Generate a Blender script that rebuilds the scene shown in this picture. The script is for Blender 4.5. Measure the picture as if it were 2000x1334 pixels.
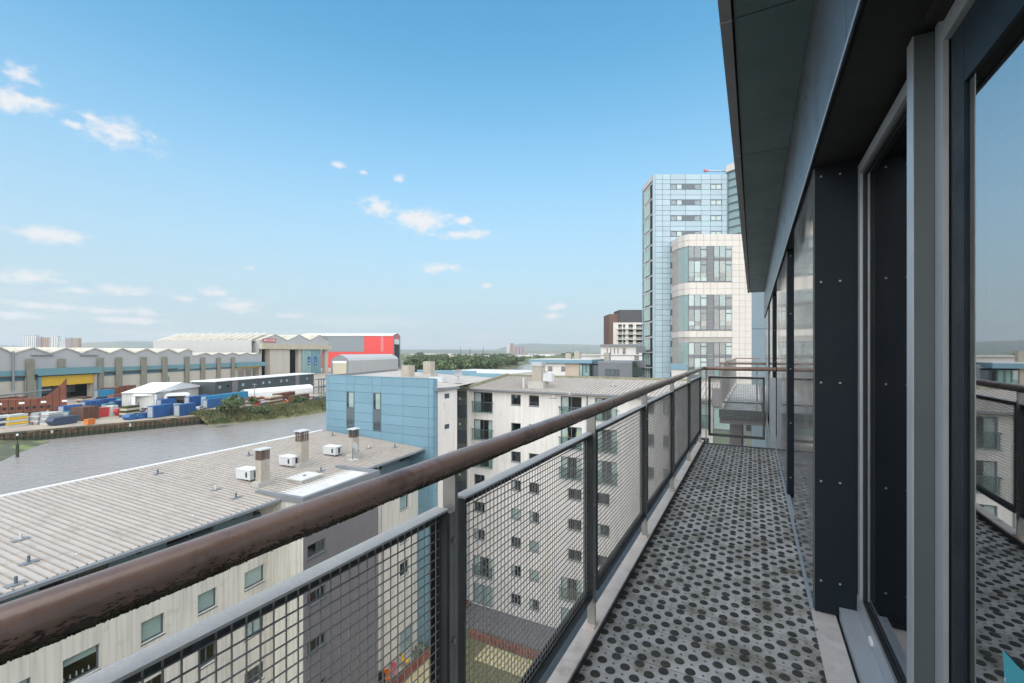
import bpy, math, random
from mathutils import Vector
R = math.radians
random.seed(7)
S = bpy.context.scene
for o in list(bpy.data.objects): bpy.data.objects.remove(o)
COL = S.collection

# ------------------------------------------------------------------ camera
HC = 25.5                                   # eye height above the courtyard
FPX, CXP, HYP, VPX = 889.0, 1000.0, 688.0, 1472.0
YAW = math.atan((VPX - CXP) / FPX)
SN, CN = math.sin(YAW), math.cos(YAW)
cam = bpy.data.cameras.new('camera'); cam_o = bpy.data.objects.new('camera', cam); COL.objects.link(cam_o)
cam_o.location = (0, 0, HC); cam_o.rotation_euler = (R(90), 0, YAW)
cam.sensor_width = 36; cam.lens = 36 * FPX / 2000; cam.shift_y = (HYP - 667) / 2000
cam.clip_start = 0.02; cam.clip_end = 60000
S.camera = cam_o
S.view_settings.view_transform = 'Standard'; S.view_settings.look = 'None'
S.view_settings.gamma = 1; S.view_settings.use_curve_mapping = False
S.view_settings.exposure = 1.85

def ray(u, v):
    r = (u - CXP) / FPX
    return Vector((-SN + CN * r, CN + SN * r, -(v - HYP) / FPX))
def pz(u, v, z=0.0):                        # pixel -> point on a horizontal plane
    d = ray(u, v); return Vector((0, 0, HC)) + d * ((z - HC) / d.z)

# ------------------------------------------------------------------ world and sun
SUN_EL, SUN_AZ = 48.0, 156.0                # azimuth measured from +Y, clockwise: behind, a little to the left
w = bpy.data.worlds.new('World'); S.world = w; w.use_nodes = True
NT = w.node_tree; N = NT.nodes; L = NT.links
N.clear()
def nd(t, **k):
    n = N.new(t)
    for a, b in k.items(): setattr(n, a, b)
    return n
def mth(op, a, b=None, c=None, clamp=False):
    n = nd('ShaderNodeMath', operation=op, use_clamp=clamp)
    for i, x in enumerate((a, b, c)):
        if x is None: continue
        if isinstance(x, (int, float)): n.inputs[i].default_value = x
        else: L.new(x, n.inputs[i])
    return n.outputs[0]
def smooth(x, a, b):
    n = nd('ShaderNodeMapRange', interpolation_type='SMOOTHSTEP')
    L.new(x, n.inputs[0]); n.inputs[1].default_value = a; n.inputs[2].default_value = b
    return n.outputs[0]
def dot(a, vec):
    n = nd('ShaderNodeVectorMath', operation='DOT_PRODUCT'); L.new(a, n.inputs[0]); n.inputs[1].default_value = vec
    return n.outputs['Value']
sky = nd('ShaderNodeTexSky', sky_type='NISHITA', sun_disc=False)
sky.sun_elevation = R(SUN_EL); sky.sun_rotation = R(SUN_AZ)
sky.altitude = 50; sky.air_density = 1.0; sky.dust_density = .4; sky.ozone_density = 1.0
tc = nd('ShaderNodeTexCoord'); D = tc.outputs['Generated']
sep = nd('ShaderNodeSeparateXYZ'); L.new(D, sep.inputs[0])
nz = nd('ShaderNodeTexNoise'); nz.inputs['Scale'].default_value = 14; nz.inputs['Detail'].default_value = 5; nz.inputs['Roughness'].default_value = .62
mp = nd('ShaderNodeMapping'); L.new(D, mp.inputs[0]); mp.inputs['Scale'].default_value = (1, 1, 1.8); L.new(mp.outputs[0], nz.inputs[0])
nf = nd('ShaderNodeTexNoise'); nf.inputs['Scale'].default_value = 55; nf.inputs['Detail'].default_value = 3; nf.inputs['Roughness'].default_value = .6
L.new(mp.outputs[0], nf.inputs[0])
nsum = mth('ADD', mth('MULTIPLY', mth('SUBTRACT', nz.outputs[0], .5), 2.4), mth('MULTIPLY', mth('SUBTRACT', nf.outputs[0], .5), 1.7))
# the scattered cumulus seen in the picture: direction, half width and half height in radians
CLD = [(42, 150, 22, 24), (45, 198, 62, 20), (228, 262, 56, 26), (175, 228, 24, 10), (143, 243, 20, 10), (800, 428, 26, 14),
       (745, 408, 42, 18), (830, 432, 62, 22), (900, 458, 60, 9), (905, 432, 15, 9), (110, 461, 60, 15), (60, 540, 78, 17), (150, 566, 52, 9),
       (240, 568, 52, 11), (420, 569, 22, 11), (362, 584, 26, 9), (465, 597, 56, 12), (570, 615, 30, 9), (210, 607, 48, 8),
       (285, 611, 24, 8), (90, 598, 55, 9), (20, 615, 45, 8), (862, 524, 36, 9), (1085, 600, 22, 6), (1083, 617, 24, 6), (660, 323, 15, 6), (712, 337, 10, 6),
       (778, 349, 11, 6), (950, 558, 8, 5), (490, 524, 10, 5), (250, 626, 60, 7)]
az = mth('ARCTAN2', sep.outputs[0], sep.outputs[1]); el = mth('ARCSINE', sep.outputs[2])
q2 = nd('ShaderNodeCombineXYZ'); L.new(az, q2.inputs[0]); L.new(el, q2.inputs[1])
cov = None
for (u, v, a, b) in CLD:
    d = ray(u, v).normalized(); k = 1.0 / ray(u, v).length / FPX * 1.3
    ia, ib = math.cos(math.asin(d.z)) / (a * k), 1 / (b * k)
    ma = nd('ShaderNodeVectorMath', operation='MULTIPLY_ADD'); L.new(q2.outputs[0], ma.inputs[0])
    ma.inputs[1].default_value = (ia, ib, 0); ma.inputs[2].default_value = (-math.atan2(d.x, d.y) * ia, -math.asin(d.z) * ib, 0)
    ln = nd('ShaderNodeVectorMath', operation='LENGTH'); L.new(ma.outputs[0], ln.inputs[0])
    cov = ln.outputs['Value'] if cov is None else mth('MINIMUM', cov, ln.outputs['Value'])
cov = mth('SUBTRACT', 1.05, cov)
blob = smooth(mth('ADD', mth('MAXIMUM', cov, -1.4), nsum), .05, 1.1)
# thin broken layer low over the horizon, everywhere round
nl = nd('ShaderNodeTexNoise'); nl.inputs['Scale'].default_value = 3.2; nl.inputs['Detail'].default_value = 5; nl.inputs['Roughness'].default_value = .6
ml = nd('ShaderNodeMapping'); L.new(D, ml.inputs[0]); ml.inputs['Scale'].default_value = (1, 1, 9); ml.inputs['Location'].default_value = (3.1, .4, 0); L.new(ml.outputs[0], nl.inputs[0])
low = mth('MULTIPLY', smooth(nl.outputs[0], .46, .72), mth('SUBTRACT', 1, smooth(mth('ABSOLUTE', sep.outputs[2]), .015, .16)))
cl = mth('MAXIMUM', mth('MULTIPLY', blob, .95), mth('MULTIPLY', low, .45), clamp=True)
tint = nd('ShaderNodeMixRGB', blend_type='MULTIPLY'); tint.inputs[0].default_value = 1; L.new(sky.outputs[0], tint.inputs[1]); tint.inputs[2].default_value = (.57, 1.39, 1.42, 1)
hzm = nd('ShaderNodeMixRGB'); L.new(mth('MULTIPLY', mth('SUBTRACT', 1, smooth(mth('ABSOLUTE', sep.outputs[2]), 0, .62)), .94), hzm.inputs[0]); L.new(tint.outputs[0], hzm.inputs[1]); hzm.inputs[2].default_value = (3.1, 3.5, 3.95, 1)
mx = nd('ShaderNodeMixRGB'); L.new(cl, mx.inputs[0]); L.new(hzm.outputs[0], mx.inputs[1]); mx.inputs[2].default_value = (5.0, 5.0, 5.1, 1)
bg = nd('ShaderNodeBackground'); bg.inputs[1].default_value = .05; L.new(mx.outputs[0], bg.inputs[0])
wo = nd('ShaderNodeOutputWorld'); L.new(bg.outputs[0], wo.inputs[0])
sun = bpy.data.lights.new('sun', 'SUN'); sun.energy = 1.85; sun.angle = R(130); sun.color = (1, .87, .75)
sun_o = bpy.data.objects.new('sun', sun); COL.objects.link(sun_o)
sd = Vector((math.sin(R(SUN_AZ)) * math.cos(R(SUN_EL)), math.cos(R(SUN_AZ)) * math.cos(R(SUN_EL)), math.sin(R(SUN_EL))))
sun_o.rotation_euler = sd.to_track_quat('Z', 'Y').to_euler(); sun_o.location = sd * 100

# ------------------------------------------------------------------ materials
def mat(name, col, rough=.6, metal=0.0, var=.12, scale=.8, bump=0.0, bscale=60, streak=0.0, stain=None, sscale=3.0, slo=.55, shi=.75, spec=.5, rnd=0.0, coat=0.0, fine=0.0):
    m = bpy.data.materials.new(name); m.use_nodes = True
    t = m.node_tree; n = t.nodes; l = t.links
    b = n['Principled BSDF']; b.inputs['Roughness'].default_value = rough; b.inputs['Metallic'].default_value = metal
    b.inputs['Specular IOR Level'].default_value = spec; b.inputs['Coat Weight'].default_value = coat; b.inputs['Coat Roughness'].default_value = .08
    g = n.new('ShaderNodeNewGeometry'); pos = g.outputs['Position']
    def noise(sc, det=5, mpg=None, rgh=.6):
        x = n.new('ShaderNodeTexNoise'); x.inputs['Scale'].default_value = sc; x.inputs['Detail'].default_value = det; x.inputs['Roughness'].default_value = rgh
        if mpg:
            q = n.new('ShaderNodeMapping'); q.inputs['Scale'].default_value = mpg; l.new(pos, q.inputs[0]); l.new(q.outputs[0], x.inputs[0])
        else: l.new(pos, x.inputs[0])
        return x.outputs[0]
    def rng(x, a, b_, c, d):
        q = n.new('ShaderNodeMapRange'); l.new(x, q.inputs[0])
        for i, vv in enumerate((a, b_, c, d)): q.inputs[i + 1].default_value = vv
        return q.outputs[0]
    fac = rng(noise(scale), .25, .75, 1 - var, 1 + var)
    def mul(a, b_):
        q = n.new('ShaderNodeMath'); q.operation = 'MULTIPLY'; l.new(a, q.inputs[0]); l.new(b_, q.inputs[1]); return q.outputs[0]
    if streak: fac = mul(fac, rng(noise(1.0, 6, (5.5, 5.5, .22)), .42, .72, 1.0 + streak * .25, 1 - streak))
    if fine: fac = mul(fac, rng(noise(bscale, 3), .3, .7, 1 - fine, 1 + fine))
    if rnd:
        oi = n.new('ShaderNodeObjectInfo'); fac = mul(fac, rng(oi.outputs['Random'], 0, 1, 1 - rnd, 1 + rnd))
    c = n.new('ShaderNodeMixRGB'); c.blend_type = 'MULTIPLY'; c.inputs[0].default_value = 1; c.inputs[1].default_value = (*col, 1)
    cmb = n.new('ShaderNodeCombineColor'); [l.new(fac, cmb.inputs[i]) for i in range(3)]
    l.new(cmb.outputs[0], c.inputs[2]); out = c.outputs[0]
    if stain:
        sx = n.new('ShaderNodeMixRGB'); l.new(rng(noise(sscale, 7), slo, shi, 0, 1), sx.inputs[0]); l.new(out, sx.inputs[1]); sx.inputs[2].default_value = (*stain, 1); out = sx.outputs[0]
    l.new(out, b.inputs['Base Color'])
    l.new(rng(noise(scale * 2.3 + .7), .3, .7, max(.02, rough - .06), min(1, rough + .08)), b.inputs['Roughness'])
    if bump:
        bp = n.new('ShaderNodeBump'); bp.inputs['Strength'].default_value = bump; bp.inputs['Distance'].default_value = .02
        l.new(noise(bscale, 4), bp.inputs['Height']); l.new(bp.outputs[0], b.inputs['Normal'])
    return m
def glass(name, tint, ior=1.65, warp=0.0):
    m = bpy.data.materials.new(name); m.use_nodes = True
    t = m.node_tree; n = t.nodes; l = t.links; n.clear()
    tr = n.new('ShaderNodeBsdfTransparent'); tr.inputs[0].default_value = (*tint, 1)
    gl = n.new('ShaderNodeBsdfGlossy'); gl.inputs['Roughness'].default_value = .015; gl.inputs[0].default_value = (.96, .98, 1, 1)
    fr = n.new('ShaderNodeFresnel'); fr.inputs[0].default_value = ior
    if warp:
        bp = n.new('ShaderNodeBump'); bp.inputs['Strength'].default_value = warp; bp.inputs['Distance'].default_value = .01
        q = n.new('ShaderNodeTexNoise'); q.inputs['Scale'].default_value = 1.6; q.inputs['Detail'].default_value = 1
        g = n.new('ShaderNodeNewGeometry'); l.new(g.outputs['Position'], q.inputs[0]); l.new(q.outputs[0], bp.inputs['Height']); l.new(bp.outputs[0], gl.inputs['Normal'])
    mx_ = n.new('ShaderNodeMixShader'); o = n.new('ShaderNodeOutputMaterial')
    gb_ = n.new('ShaderNodeNewGeometry'); iv = n.new('ShaderNodeMath'); iv.operation = 'SUBTRACT'; iv.inputs[0].default_value = 1; l.new(gb_.outputs['Backfacing'], iv.inputs[1]); ml_ = n.new('ShaderNodeMath'); ml_.operation = 'MULTIPLY'; l.new(fr.outputs[0], ml_.inputs[0]); l.new(iv.outputs[0], ml_.inputs[1])
    l.new(ml_.outputs[0], mx_.inputs[0]); l.new(tr.outputs[0], mx_.inputs[1]); l.new(gl.outputs[0], mx_.inputs[2]); l.new(mx_.outputs[0], o.inputs[0])
    return m
M = {}
def defmat(k, *a, **kw): M[k] = mat(k, *a, **kw)
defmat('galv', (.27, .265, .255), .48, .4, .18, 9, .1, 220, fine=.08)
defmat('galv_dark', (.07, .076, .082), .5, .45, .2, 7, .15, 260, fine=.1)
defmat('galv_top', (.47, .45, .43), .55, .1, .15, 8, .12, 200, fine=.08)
defmat('plank', (.43, .415, .40), .5, .2, .22, 9, .12, 180, stain=(.14, .122, .07), sscale=6, slo=.47, shi=.72, fine=.14, rnd=.1)
defmat('stud', (.034, .034, .032), .62, 0, .35, 30, .5, 260, stain=(.06, .056, .03), sscale=18, slo=.5, shi=.7, rnd=.3)
defmat('kerb', (.52, .45, .40), .55, .1, .14, 4, .1, 120, stain=(.2, .16, .12), sscale=5, slo=.55, shi=.8)
defmat('flash', (.36, .40, .44), .42, .3, .08, 5)
defmat('stone', (.43, .40, .38), .75, 0, .12, 14, .25, 120, stain=(.5, .48, .47), sscale=9, slo=.55, shi=.75)
defmat('wood', (.225, .14, .105), .3, 0, .16, 5, .05, 60, coat=.25, stain=(.10, .055, .04), sscale=9, slo=.56, shi=.7, spec=.5, fine=.05)
defmat('algae_shade', (.06, .043, .032), .9, 0, .5, 40)
defmat('moss', (.045, .06, .02), .95, 0, .4, 60)
defmat('navy', (.006, .012, .019), .5, 0, .12, 3, .06, 500, fine=.1, spec=.25)
defmat('clad', (.15, .15, .16), .08, .55, .05, .8, spec=.6)
defmat('fascia', (.105, .112, .128), .33, .35, .06, 1.2, .03, 500)
defmat('soffit', (.08, .135, .155), .5, .15, .07, 1.4, .04, 500, rnd=.05)
defmat('alu', (.40, .42, .45), .38, .4, .05, 4)
defmat('alu_dark', (.085, .10, .105), .42, .2, .06, 6, .05, 500)
defmat('gasket', (.008, .009, .011), .6)
defmat('steel', (.42, .43, .45), .3, .9, .03, 2)
defmat('black', (.006, .006, .007), .8)
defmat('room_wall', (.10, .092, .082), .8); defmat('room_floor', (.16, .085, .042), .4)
defmat('teal_cloth', (.05, .30, .36), .8, stain=(.55, .6, .6), sscale=40, slo=.6, shi=.63)
defmat('render', (.66, .615, .585), .85, 0, .05, .35, .15, 30, streak=.13, stain=(.48, .42, .33), sscale=.9, slo=.58, shi=.9)
defmat('render_cream', (.60, .56, .50), .85, 0, .06, .4, .15, 30, streak=.28, stain=(.36, .34, .26), sscale=1.3, slo=.58, shi=.9)
defmat('mauve', (.175, .158, .165), .8, 0, .06, .6, .1, 30, streak=.08)
defmat('grey_clad', (.16, .165, .18), .6, 0, .05, .5)
defmat('blue_panel', (.165, .285, .36), .42, .1, .04, .5, rnd=.045)
defmat('blue_tower', (.31, .40, .455), .4, .1, .04, .12, rnd=.06)
defmat('blue_grey', (.16, .215, .25), .5, .1, .05, .6)
defmat('joint_blue', (.15, .20, .235), .8); defmat('joint_ivory', (.36, .335, .31), .8)
defmat('joint', (.05, .08, .1), .8)
defmat('ivory_panel', (.55, .505, .47), .5, 0, .03, .2, rnd=.025)
defmat('roof_sheet', (.425, .38, .34), .6, .1, .10, .5, .1, 25, stain=(.27, .235, .2), sscale=1.6, slo=.52, shi=.8, rnd=.05)
defmat('rib', (.27, .23, .20), .7, 0, .2, 2)
defmat('gutter', (.21, .22, .235), .5, .2, .1, 2)
defmat('white_trim', (.66, .65, .65), .5, 0, .06, 2)
defmat('moss_edge', (.22, .21, .14), .9, 0, .3, 2, .3, 30, stain=(.35, .33, .3), sscale=3)
defmat('frame_grey', (.10, .12, .14), .45, .1, .06, 3)
defmat('setback', (.13, .19, .22), .55, .05, .06, .7)
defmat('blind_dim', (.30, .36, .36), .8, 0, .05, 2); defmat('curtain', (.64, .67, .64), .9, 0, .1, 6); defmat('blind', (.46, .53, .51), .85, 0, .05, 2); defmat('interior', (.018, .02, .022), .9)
defmat('yellow_thing', (.55, .5, .12), .7)
defmat('brick_chim', (.36, .32, .27), .85, 0, .12, 3, .2, 30, streak=.12); defmat('chim_base', (.40, .38, .35), .85)
defmat('unit_white', (.52, .52, .53), .5, 0, .05, 3, streak=.08)
defmat('flat_roof', (.55, .53, .50), .8, 0, .08, .8, stain=(.35, .33, .3), sscale=2, slo=.55, shi=.8)
defmat('tan_panel', (.47, .38, .30), .6); defmat('brown_clad', (.13, .075, .06), .7, 0, .08, .1, streak=.1); defmat('dark_clad', (.06, .062, .068), .6)
defmat('stair_lining', (.26, .26, .23), .8, 0, .2, 1.2)
defmat('olive', (.105, .125, .095), .5)
defmat('pave_dark', (.13, .125, .135), .85, 0, .1, 1.5, .1, 20); defmat('gravel', (.40, .34, .20), .95, 0, .14, 6, .4, 30, stain=(.25, .24, .1), sscale=2, slo=.5, shi=.7)
defmat('brick_red', (.20, .058, .037), .85, 0, .15, 4, rnd=.25); defmat('lawn', (.105, .1, .045), .95, 0, .3, 2, .4, 30, stain=(.2, .17, .07), sscale=1.5)
defmat('land', (.17, .155, .11), .95, 0, .25, .02, stain=(.07, .095, .04), sscale=.012, slo=.42, shi=.6)
defmat('yard', (.36, .30, .24), .9, 0, .14, .15, stain=(.22, .19, .17), sscale=.07, slo=.48, shi=.66, bump=.1, bscale=3)
defmat('bank', (.13, .13, .055), .95, 0, .3, .25, .5, 3, stain=(.055, .065, .028), sscale=.3, slo=.45, shi=.65)
defmat('mud', (.08, .085, .05), .8, 0, .3, .3, .4, 3, stain=(.16, .2, .06), sscale=.15, slo=.5, shi=.6)
defmat('pile', (.15, .10, .065), .85, 0, .3, .5, .2, 4, stain=(.045, .055, .03), sscale=.4, slo=.42, shi=.62)
defmat('pile_wet', (.032, .04, .02), .7, 0, .3, .6)
defmat('shed_grey', (.43, .42, .415), .6, .05, .05, .05, streak=.06); defmat('shed_cream', (.50, .45, .38), .7, 0, .05, .06, streak=.12)
defmat('shed_roof', (.50, .46, .39), .7, 0, .12, .15, stain=(.33, .28, .2), sscale=.2, slo=.5, shi=.7)
defmat('teal', (.15, .29, .32), .5, .1, .08, .1); defmat('teal_dark', (.05, .13, .165), .5, .1, .08, .1); defmat('teal_pale', (.25, .37, .36), .5)
defmat('pillar', (.24, .225, .175), .85, 0, .12, .3, streak=.2); defmat('yellow_door', (.70, .43, .035), .55, 0, .05, .3)
defmat('beam_cream', (.48, .43, .32), .7, 0, .1, .1, streak=.15); defmat('red_clad', (.62, .045, .04), .5); defmat('red_pale', (.55, .16, .16), .5)
defmat('hall_grey', (.19, .215, .235), .5); defmat('sign_red', (.50, .05, .05), .5); defmat('sign_white', (.75, .75, .75), .6); defmat('sign_blue', (.03, .10, .28), .5)
defmat('tent', (.72, .72, .71), .6, 0, .04, .1); defmat('tent_wall', (.50, .50, .47), .7, 0, .1, .2, streak=.25); defmat('office', (.055, .068, .072), .5, .1, .06, .2)
defmat('office_mauve', (.17, .15, .155), .6); defmat('box_blue', (.028, .10, .27), .5, 0, .1, .5, rnd=.25); defmat('box_lblue', (.03, .22, .38), .5, 0, .1, .5, rnd=.15); defmat('box_teal', (.03, .17, .20), .5, 0, .1, .5)
defmat('rust', (.17, .06, .035), .9, 0, .25, .3, .3, 4, streak=.2); defmat('rust_dark', (.10, .055, .038), .9, 0, .25, .4); defmat('orange', (.55, .16, .03), .6); defmat('navy_skip', (.04, .06, .10), .6)
defmat('tyre', (.015, .015, .016), .9); defmat('cargrey', (.3, .32, .34), .4); defmat('concrete', (.40, .38, .36), .9, 0, .1, .3); defmat('flat_white', (.62, .61, .60), .8, streak=.1); defmat('flat_brown', (.36, .23, .17), .8); defmat('flat_mauve', (.33, .25, .26), .8)
defmat('leaf', (.08, .115, .045), .7, 0, .45, .25, rnd=.25); defmat('leaf_far', (.085, .12, .05), .8, 0, .45, .06, rnd=.22); defmat('bark', (.06, .045, .03), .9)
defmat('hill', (.085, .115, .075), 1, 0, .25, .002, stain=(.16, .15, .08), sscale=.001, slo=.45, shi=.6)
M['glass'] = glass('glass', (.9, .93, .93), 2.0)
M['glass_door'] = glass('glass_door', (.6, .63, .63), 8.0, .03)
M['glass_green'] = glass('glass_green', (.85, .92, .9), 2.0)
# water
wm = mat('water', (.31, .278, .26), .12, 0, .1, .02, spec=.5); M['water'] = wm
_t = wm.node_tree; _b = _t.nodes['Principled BSDF']; _b.inputs['IOR'].default_value = 1.33
_g = _t.nodes.new('ShaderNodeNewGeometry'); _n1 = _t.nodes.new('ShaderNodeTexNoise'); _n1.inputs['Scale'].default_value = .55; _n1.inputs['Detail'].default_value = 6; _n1.inputs['Roughness'].default_value = .65
_t.links.new(_g.outputs['Position'], _n1.inputs[0]); _bp = _t.nodes.new('ShaderNodeBump'); _bp.inputs['Strength'].default_value = .6; _bp.inputs['Distance'].default_value = .34
_t.links.new(_n1.outputs[0], _bp.inputs['Height']); _t.links.new(_bp.outputs[0], _b.inputs['Normal'])

# ------------------------------------------------------------------ mesh helpers
class MB:
    def __init__(s): s.v = []; s.f = []
    def face(s, *pts):
        k = len(s.v); s.v += [tuple(p) for p in pts]; s.f.append(tuple(range(k, k + len(pts)))); return s
    def box(s, x0, x1, y0, y1, z0, z1):
        k = len(s.v)
        s.v += [(x, y, z) for z in (z0, z1) for y in (y0, y1) for x in (x0, x1)]
        s.f += [tuple(k + i for i in f) for f in ((0, 2, 3, 1), (4, 5, 7, 6), (0, 1, 5, 4), (1, 3, 7, 5), (3, 2, 6, 7), (2, 0, 4, 6))]; return s
    def prism(s, poly, z0, z1):                       # poly in xy, counter-clockwise
        k = len(s.v); n = len(poly)
        s.v += [(x, y, z0) for x, y in poly] + [(x, y, z1) for x, y in poly]
        s.f.append(tuple(k + i for i in range(n))[::-1]); s.f.append(tuple(k + n + i for i in range(n)))
        for i in range(n): j = (i + 1) % n; s.f.append((k + i, k + j, k + n + j, k + n + i))
        return s
    def extrude_y(s, poly, y0, y1):                   # poly in xz
        k = len(s.v); n = len(poly)
        s.v += [(x, y0, z) for x, z in poly] + [(x, y1, z) for x, z in poly]
        s.f.append(tuple(k + i for i in range(n))); s.f.append(tuple(k + n + i for i in range(n))[::-1])
        for i in range(n): j = (i + 1) % n; s.f.append((k + j, k + i, k + n + i, k + n + j))
        return s
    def tube(s, a, b, r, n=6, r2=None, cap=True):
        a, b = Vector(a), Vector(b); d = (b - a).normalized()
        e = d.cross(Vector((0, 0, 1)) if abs(d.z) < .9 else Vector((1, 0, 0))).normalized(); g = d.cross(e); r2 = r if r2 is None else r2
        k = len(s.v)
        for p, q in ((a, r), (b, r2)):
            for i in range(n):
                t = 2 * math.pi * (i + .5) / n; s.v.append(tuple(p + e * (q * math.cos(t)) + g * (q * math.sin(t))))
        for i in range(n): j = (i + 1) % n; s.f.append((k + i, k + j, k + n + j, k + n + i))
        if cap: s.f.append(tuple(k + i for i in range(n))[::-1]); s.f.append(tuple(k + n + i for i in range(n)))
        return s
    def mesh(s, name, m):
        me = bpy.data.meshes.new(name); me.from_pydata(s.v, [], s.f); me.update()
        if m: me.materials.append(M[m] if isinstance(m, str) else m)
        return me
def obj(name, mb, m=None, parent=None, loc=(0, 0, 0), rz=0.0, smooth=False, scale=None):
    me = mb.mesh(name, m) if isinstance(mb, MB) else mb
    o = bpy.data.objects.new(name, me); COL.objects.link(o); o.location = loc; o.rotation_euler = (0, 0, rz)
    if scale: o.scale = scale
    if parent: o.parent = parent
    if smooth: me.polygons.foreach_set('use_smooth', [True] * len(me.polygons))
    return o
def tag(o, label=None, cat=None, group=None, kind=None):
    for k, v in (('label', label), ('category', cat), ('group', group), ('kind', kind)):
        if v: o[k] = v
    return o
def thing(name, label, cat, loc=(0, 0, 0), rz=0.0, group=None):
    o = bpy.data.objects.new(name, None); COL.objects.link(o); o.location = loc; o.rotation_euler = (0, 0, rz); o.empty_display_size = .2
    return tag(o, label, cat, group)
def copy_tree(o, parent=None, **kw):
    c = o.copy(); COL.objects.link(c); c.parent = parent
    for ch in o.children: copy_tree(ch, c)
    for k, v in kw.items():
        if k in ('label', 'category', 'group'): c[k] = v
        else: setattr(c, k, v)
    return c
def bx(name, m, parent, *b): return obj(name, MB().box(*b), m, parent)
UNIT = {}
def pan(name, m, parent, x0, x1, y0, y1, z0, z1):     # shared unit box, scaled
    if m not in UNIT: UNIT[m] = MB().box(0, 1, 0, 1, 0, 1).mesh('panel', m)
    return obj(name, UNIT[m], None, parent, (x0, y0, z0), scale=(x1 - x0, y1 - y0, z1 - z0))
class Frame:                                          # a facade plane: x to the right, y into the building, z up from the courtyard
    def __init__(s, ox, oy, deg): s.o = Vector((ox, oy, 0)); s.a = R(deg); s.x = Vector((math.cos(s.a), math.sin(s.a), 0)); s.y = Vector((-math.sin(s.a), math.cos(s.a), 0))
    def pix(s, u, v, y=0.0):
        d = ray(u, v); c = Vector((0, 0, HC)); p0 = s.o + s.y * y
        p = c + d * ((p0 - c).dot(s.y) / d.dot(s.y)); q = p - s.o
        return q.dot(s.x), p.z
    def thing(s, name, label, cat, x=0.0, group=None):
        o = thing(name, label, cat, s.o, s.a, group); return o
    def px(s, u, y=0.0): return s.pix(u, HYP, y)[0]
def wall_holes(x0, x1, z0, z1, holes, depth, y=0.0, z_top=None):
    """front sheet at y with rectangular openings and their reveals (depth inward)"""
    m = MB(); xs = sorted({x0, x1, *[h[0] for h in holes], *[h[1] for h in holes]}); zs = sorted({z0, z1, *[h[2] for h in holes], *[h[3] for h in holes]})
    xs = [x for x in xs if x0 <= x <= x1]; zs = [z for z in zs if z0 <= z <= z1]
    for j in range(len(zs) - 1):
        run = None
        for i in range(len(xs)):
            solid = i < len(xs) - 1 and not any(h[0] <= (xs[i] + xs[i + 1]) / 2 <= h[1] and h[2] <= (zs[j] + zs[j + 1]) / 2 <= h[3] for h in holes)
            if solid and run is None: run = xs[i]
            if not solid and run is not None:
                m.face((run, y, zs[j]), (xs[i], y, zs[j]), (xs[i], y, zs[j + 1]), (run, y, zs[j + 1])); run = None
    for a, b, c, d in holes:
        e = y + depth
        m.face((a, y, c), (a, y, d), (a, e, d), (a, e, c)); m.face((b, y, d), (b, y, c), (b, e, c), (b, e, d))
        m.face((a, y, d), (b, y, d), (b, e, d), (a, e, d)); m.face((b, y, c), (a, y, c), (a, e, c), (b, e, c))
    return m
def window(parent, x0, x1, z0, z1, y=.1, fr=.06, mull=(), trans=(), fm='frame_grey', gm='glass', sill=True, dress=None, name='window'):
    m = MB(); e = y + .06
    m.box(x0, x1, y, e, z0, z0 + fr); m.box(x0, x1, y, e, z1 - fr, z1); m.box(x0, x0 + fr, y, e, z0 + fr, z1 - fr); m.box(x1 - fr, x1, y, e, z0 + fr, z1 - fr)
    for q in mull: m.box(x0 + (x1 - x0) * q - fr / 2, x0 + (x1 - x0) * q + fr / 2, y + .003, e - .003, z0 + fr, z1 - fr)
    for q in trans: m.box(x0 + fr, x1 - fr, y + .004, e - .004, z0 + (z1 - z0) * q - fr / 2, z0 + (z1 - z0) * q + fr / 2)
    o = obj(name, m, fm, parent)
    pan('pane', gm, o, x0 + fr * .6, x1 - fr * .6, y + .025, y + .032, z0 + fr * .6, z1 - fr * .6)
    if sill: pan('sill', fm, o, x0 - .02, x1 + .02, y - .14, y - .003, z0 - .06, z0 - .006)
    w_ = x1 - x0; h = z1 - z0
    if dress == 'blind': pan('blind', 'blind', o, x0 + fr, x1 - fr, y + .065, y + .075, z0 + fr, z1 - .02)
    if dress == 'half': pan('blind', 'blind', o, x0 + fr, x1 - fr, y + .065, y + .075, z0 + h * .66, z1 - .02)
    if dress in ('curtain', 'curtains'):
        for a, b in (((0, .3), (.74, 1)) if dress == 'curtains' else ((0, .34),)):
            c = MB(); n = 8; pts = [(x0 + w_ * (a + (b - a) * i / n), y + .085 + .02 * (-1) ** i) for i in range(n + 1)]
            for i in range(n): c.face((*pts[i], z0 + .03), (*pts[i + 1], z0 + .03), (*pts[i + 1], z1 - .02), (*pts[i], z1 - .02))
            obj('curtain', c, 'curtain', o)
    return o

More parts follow.
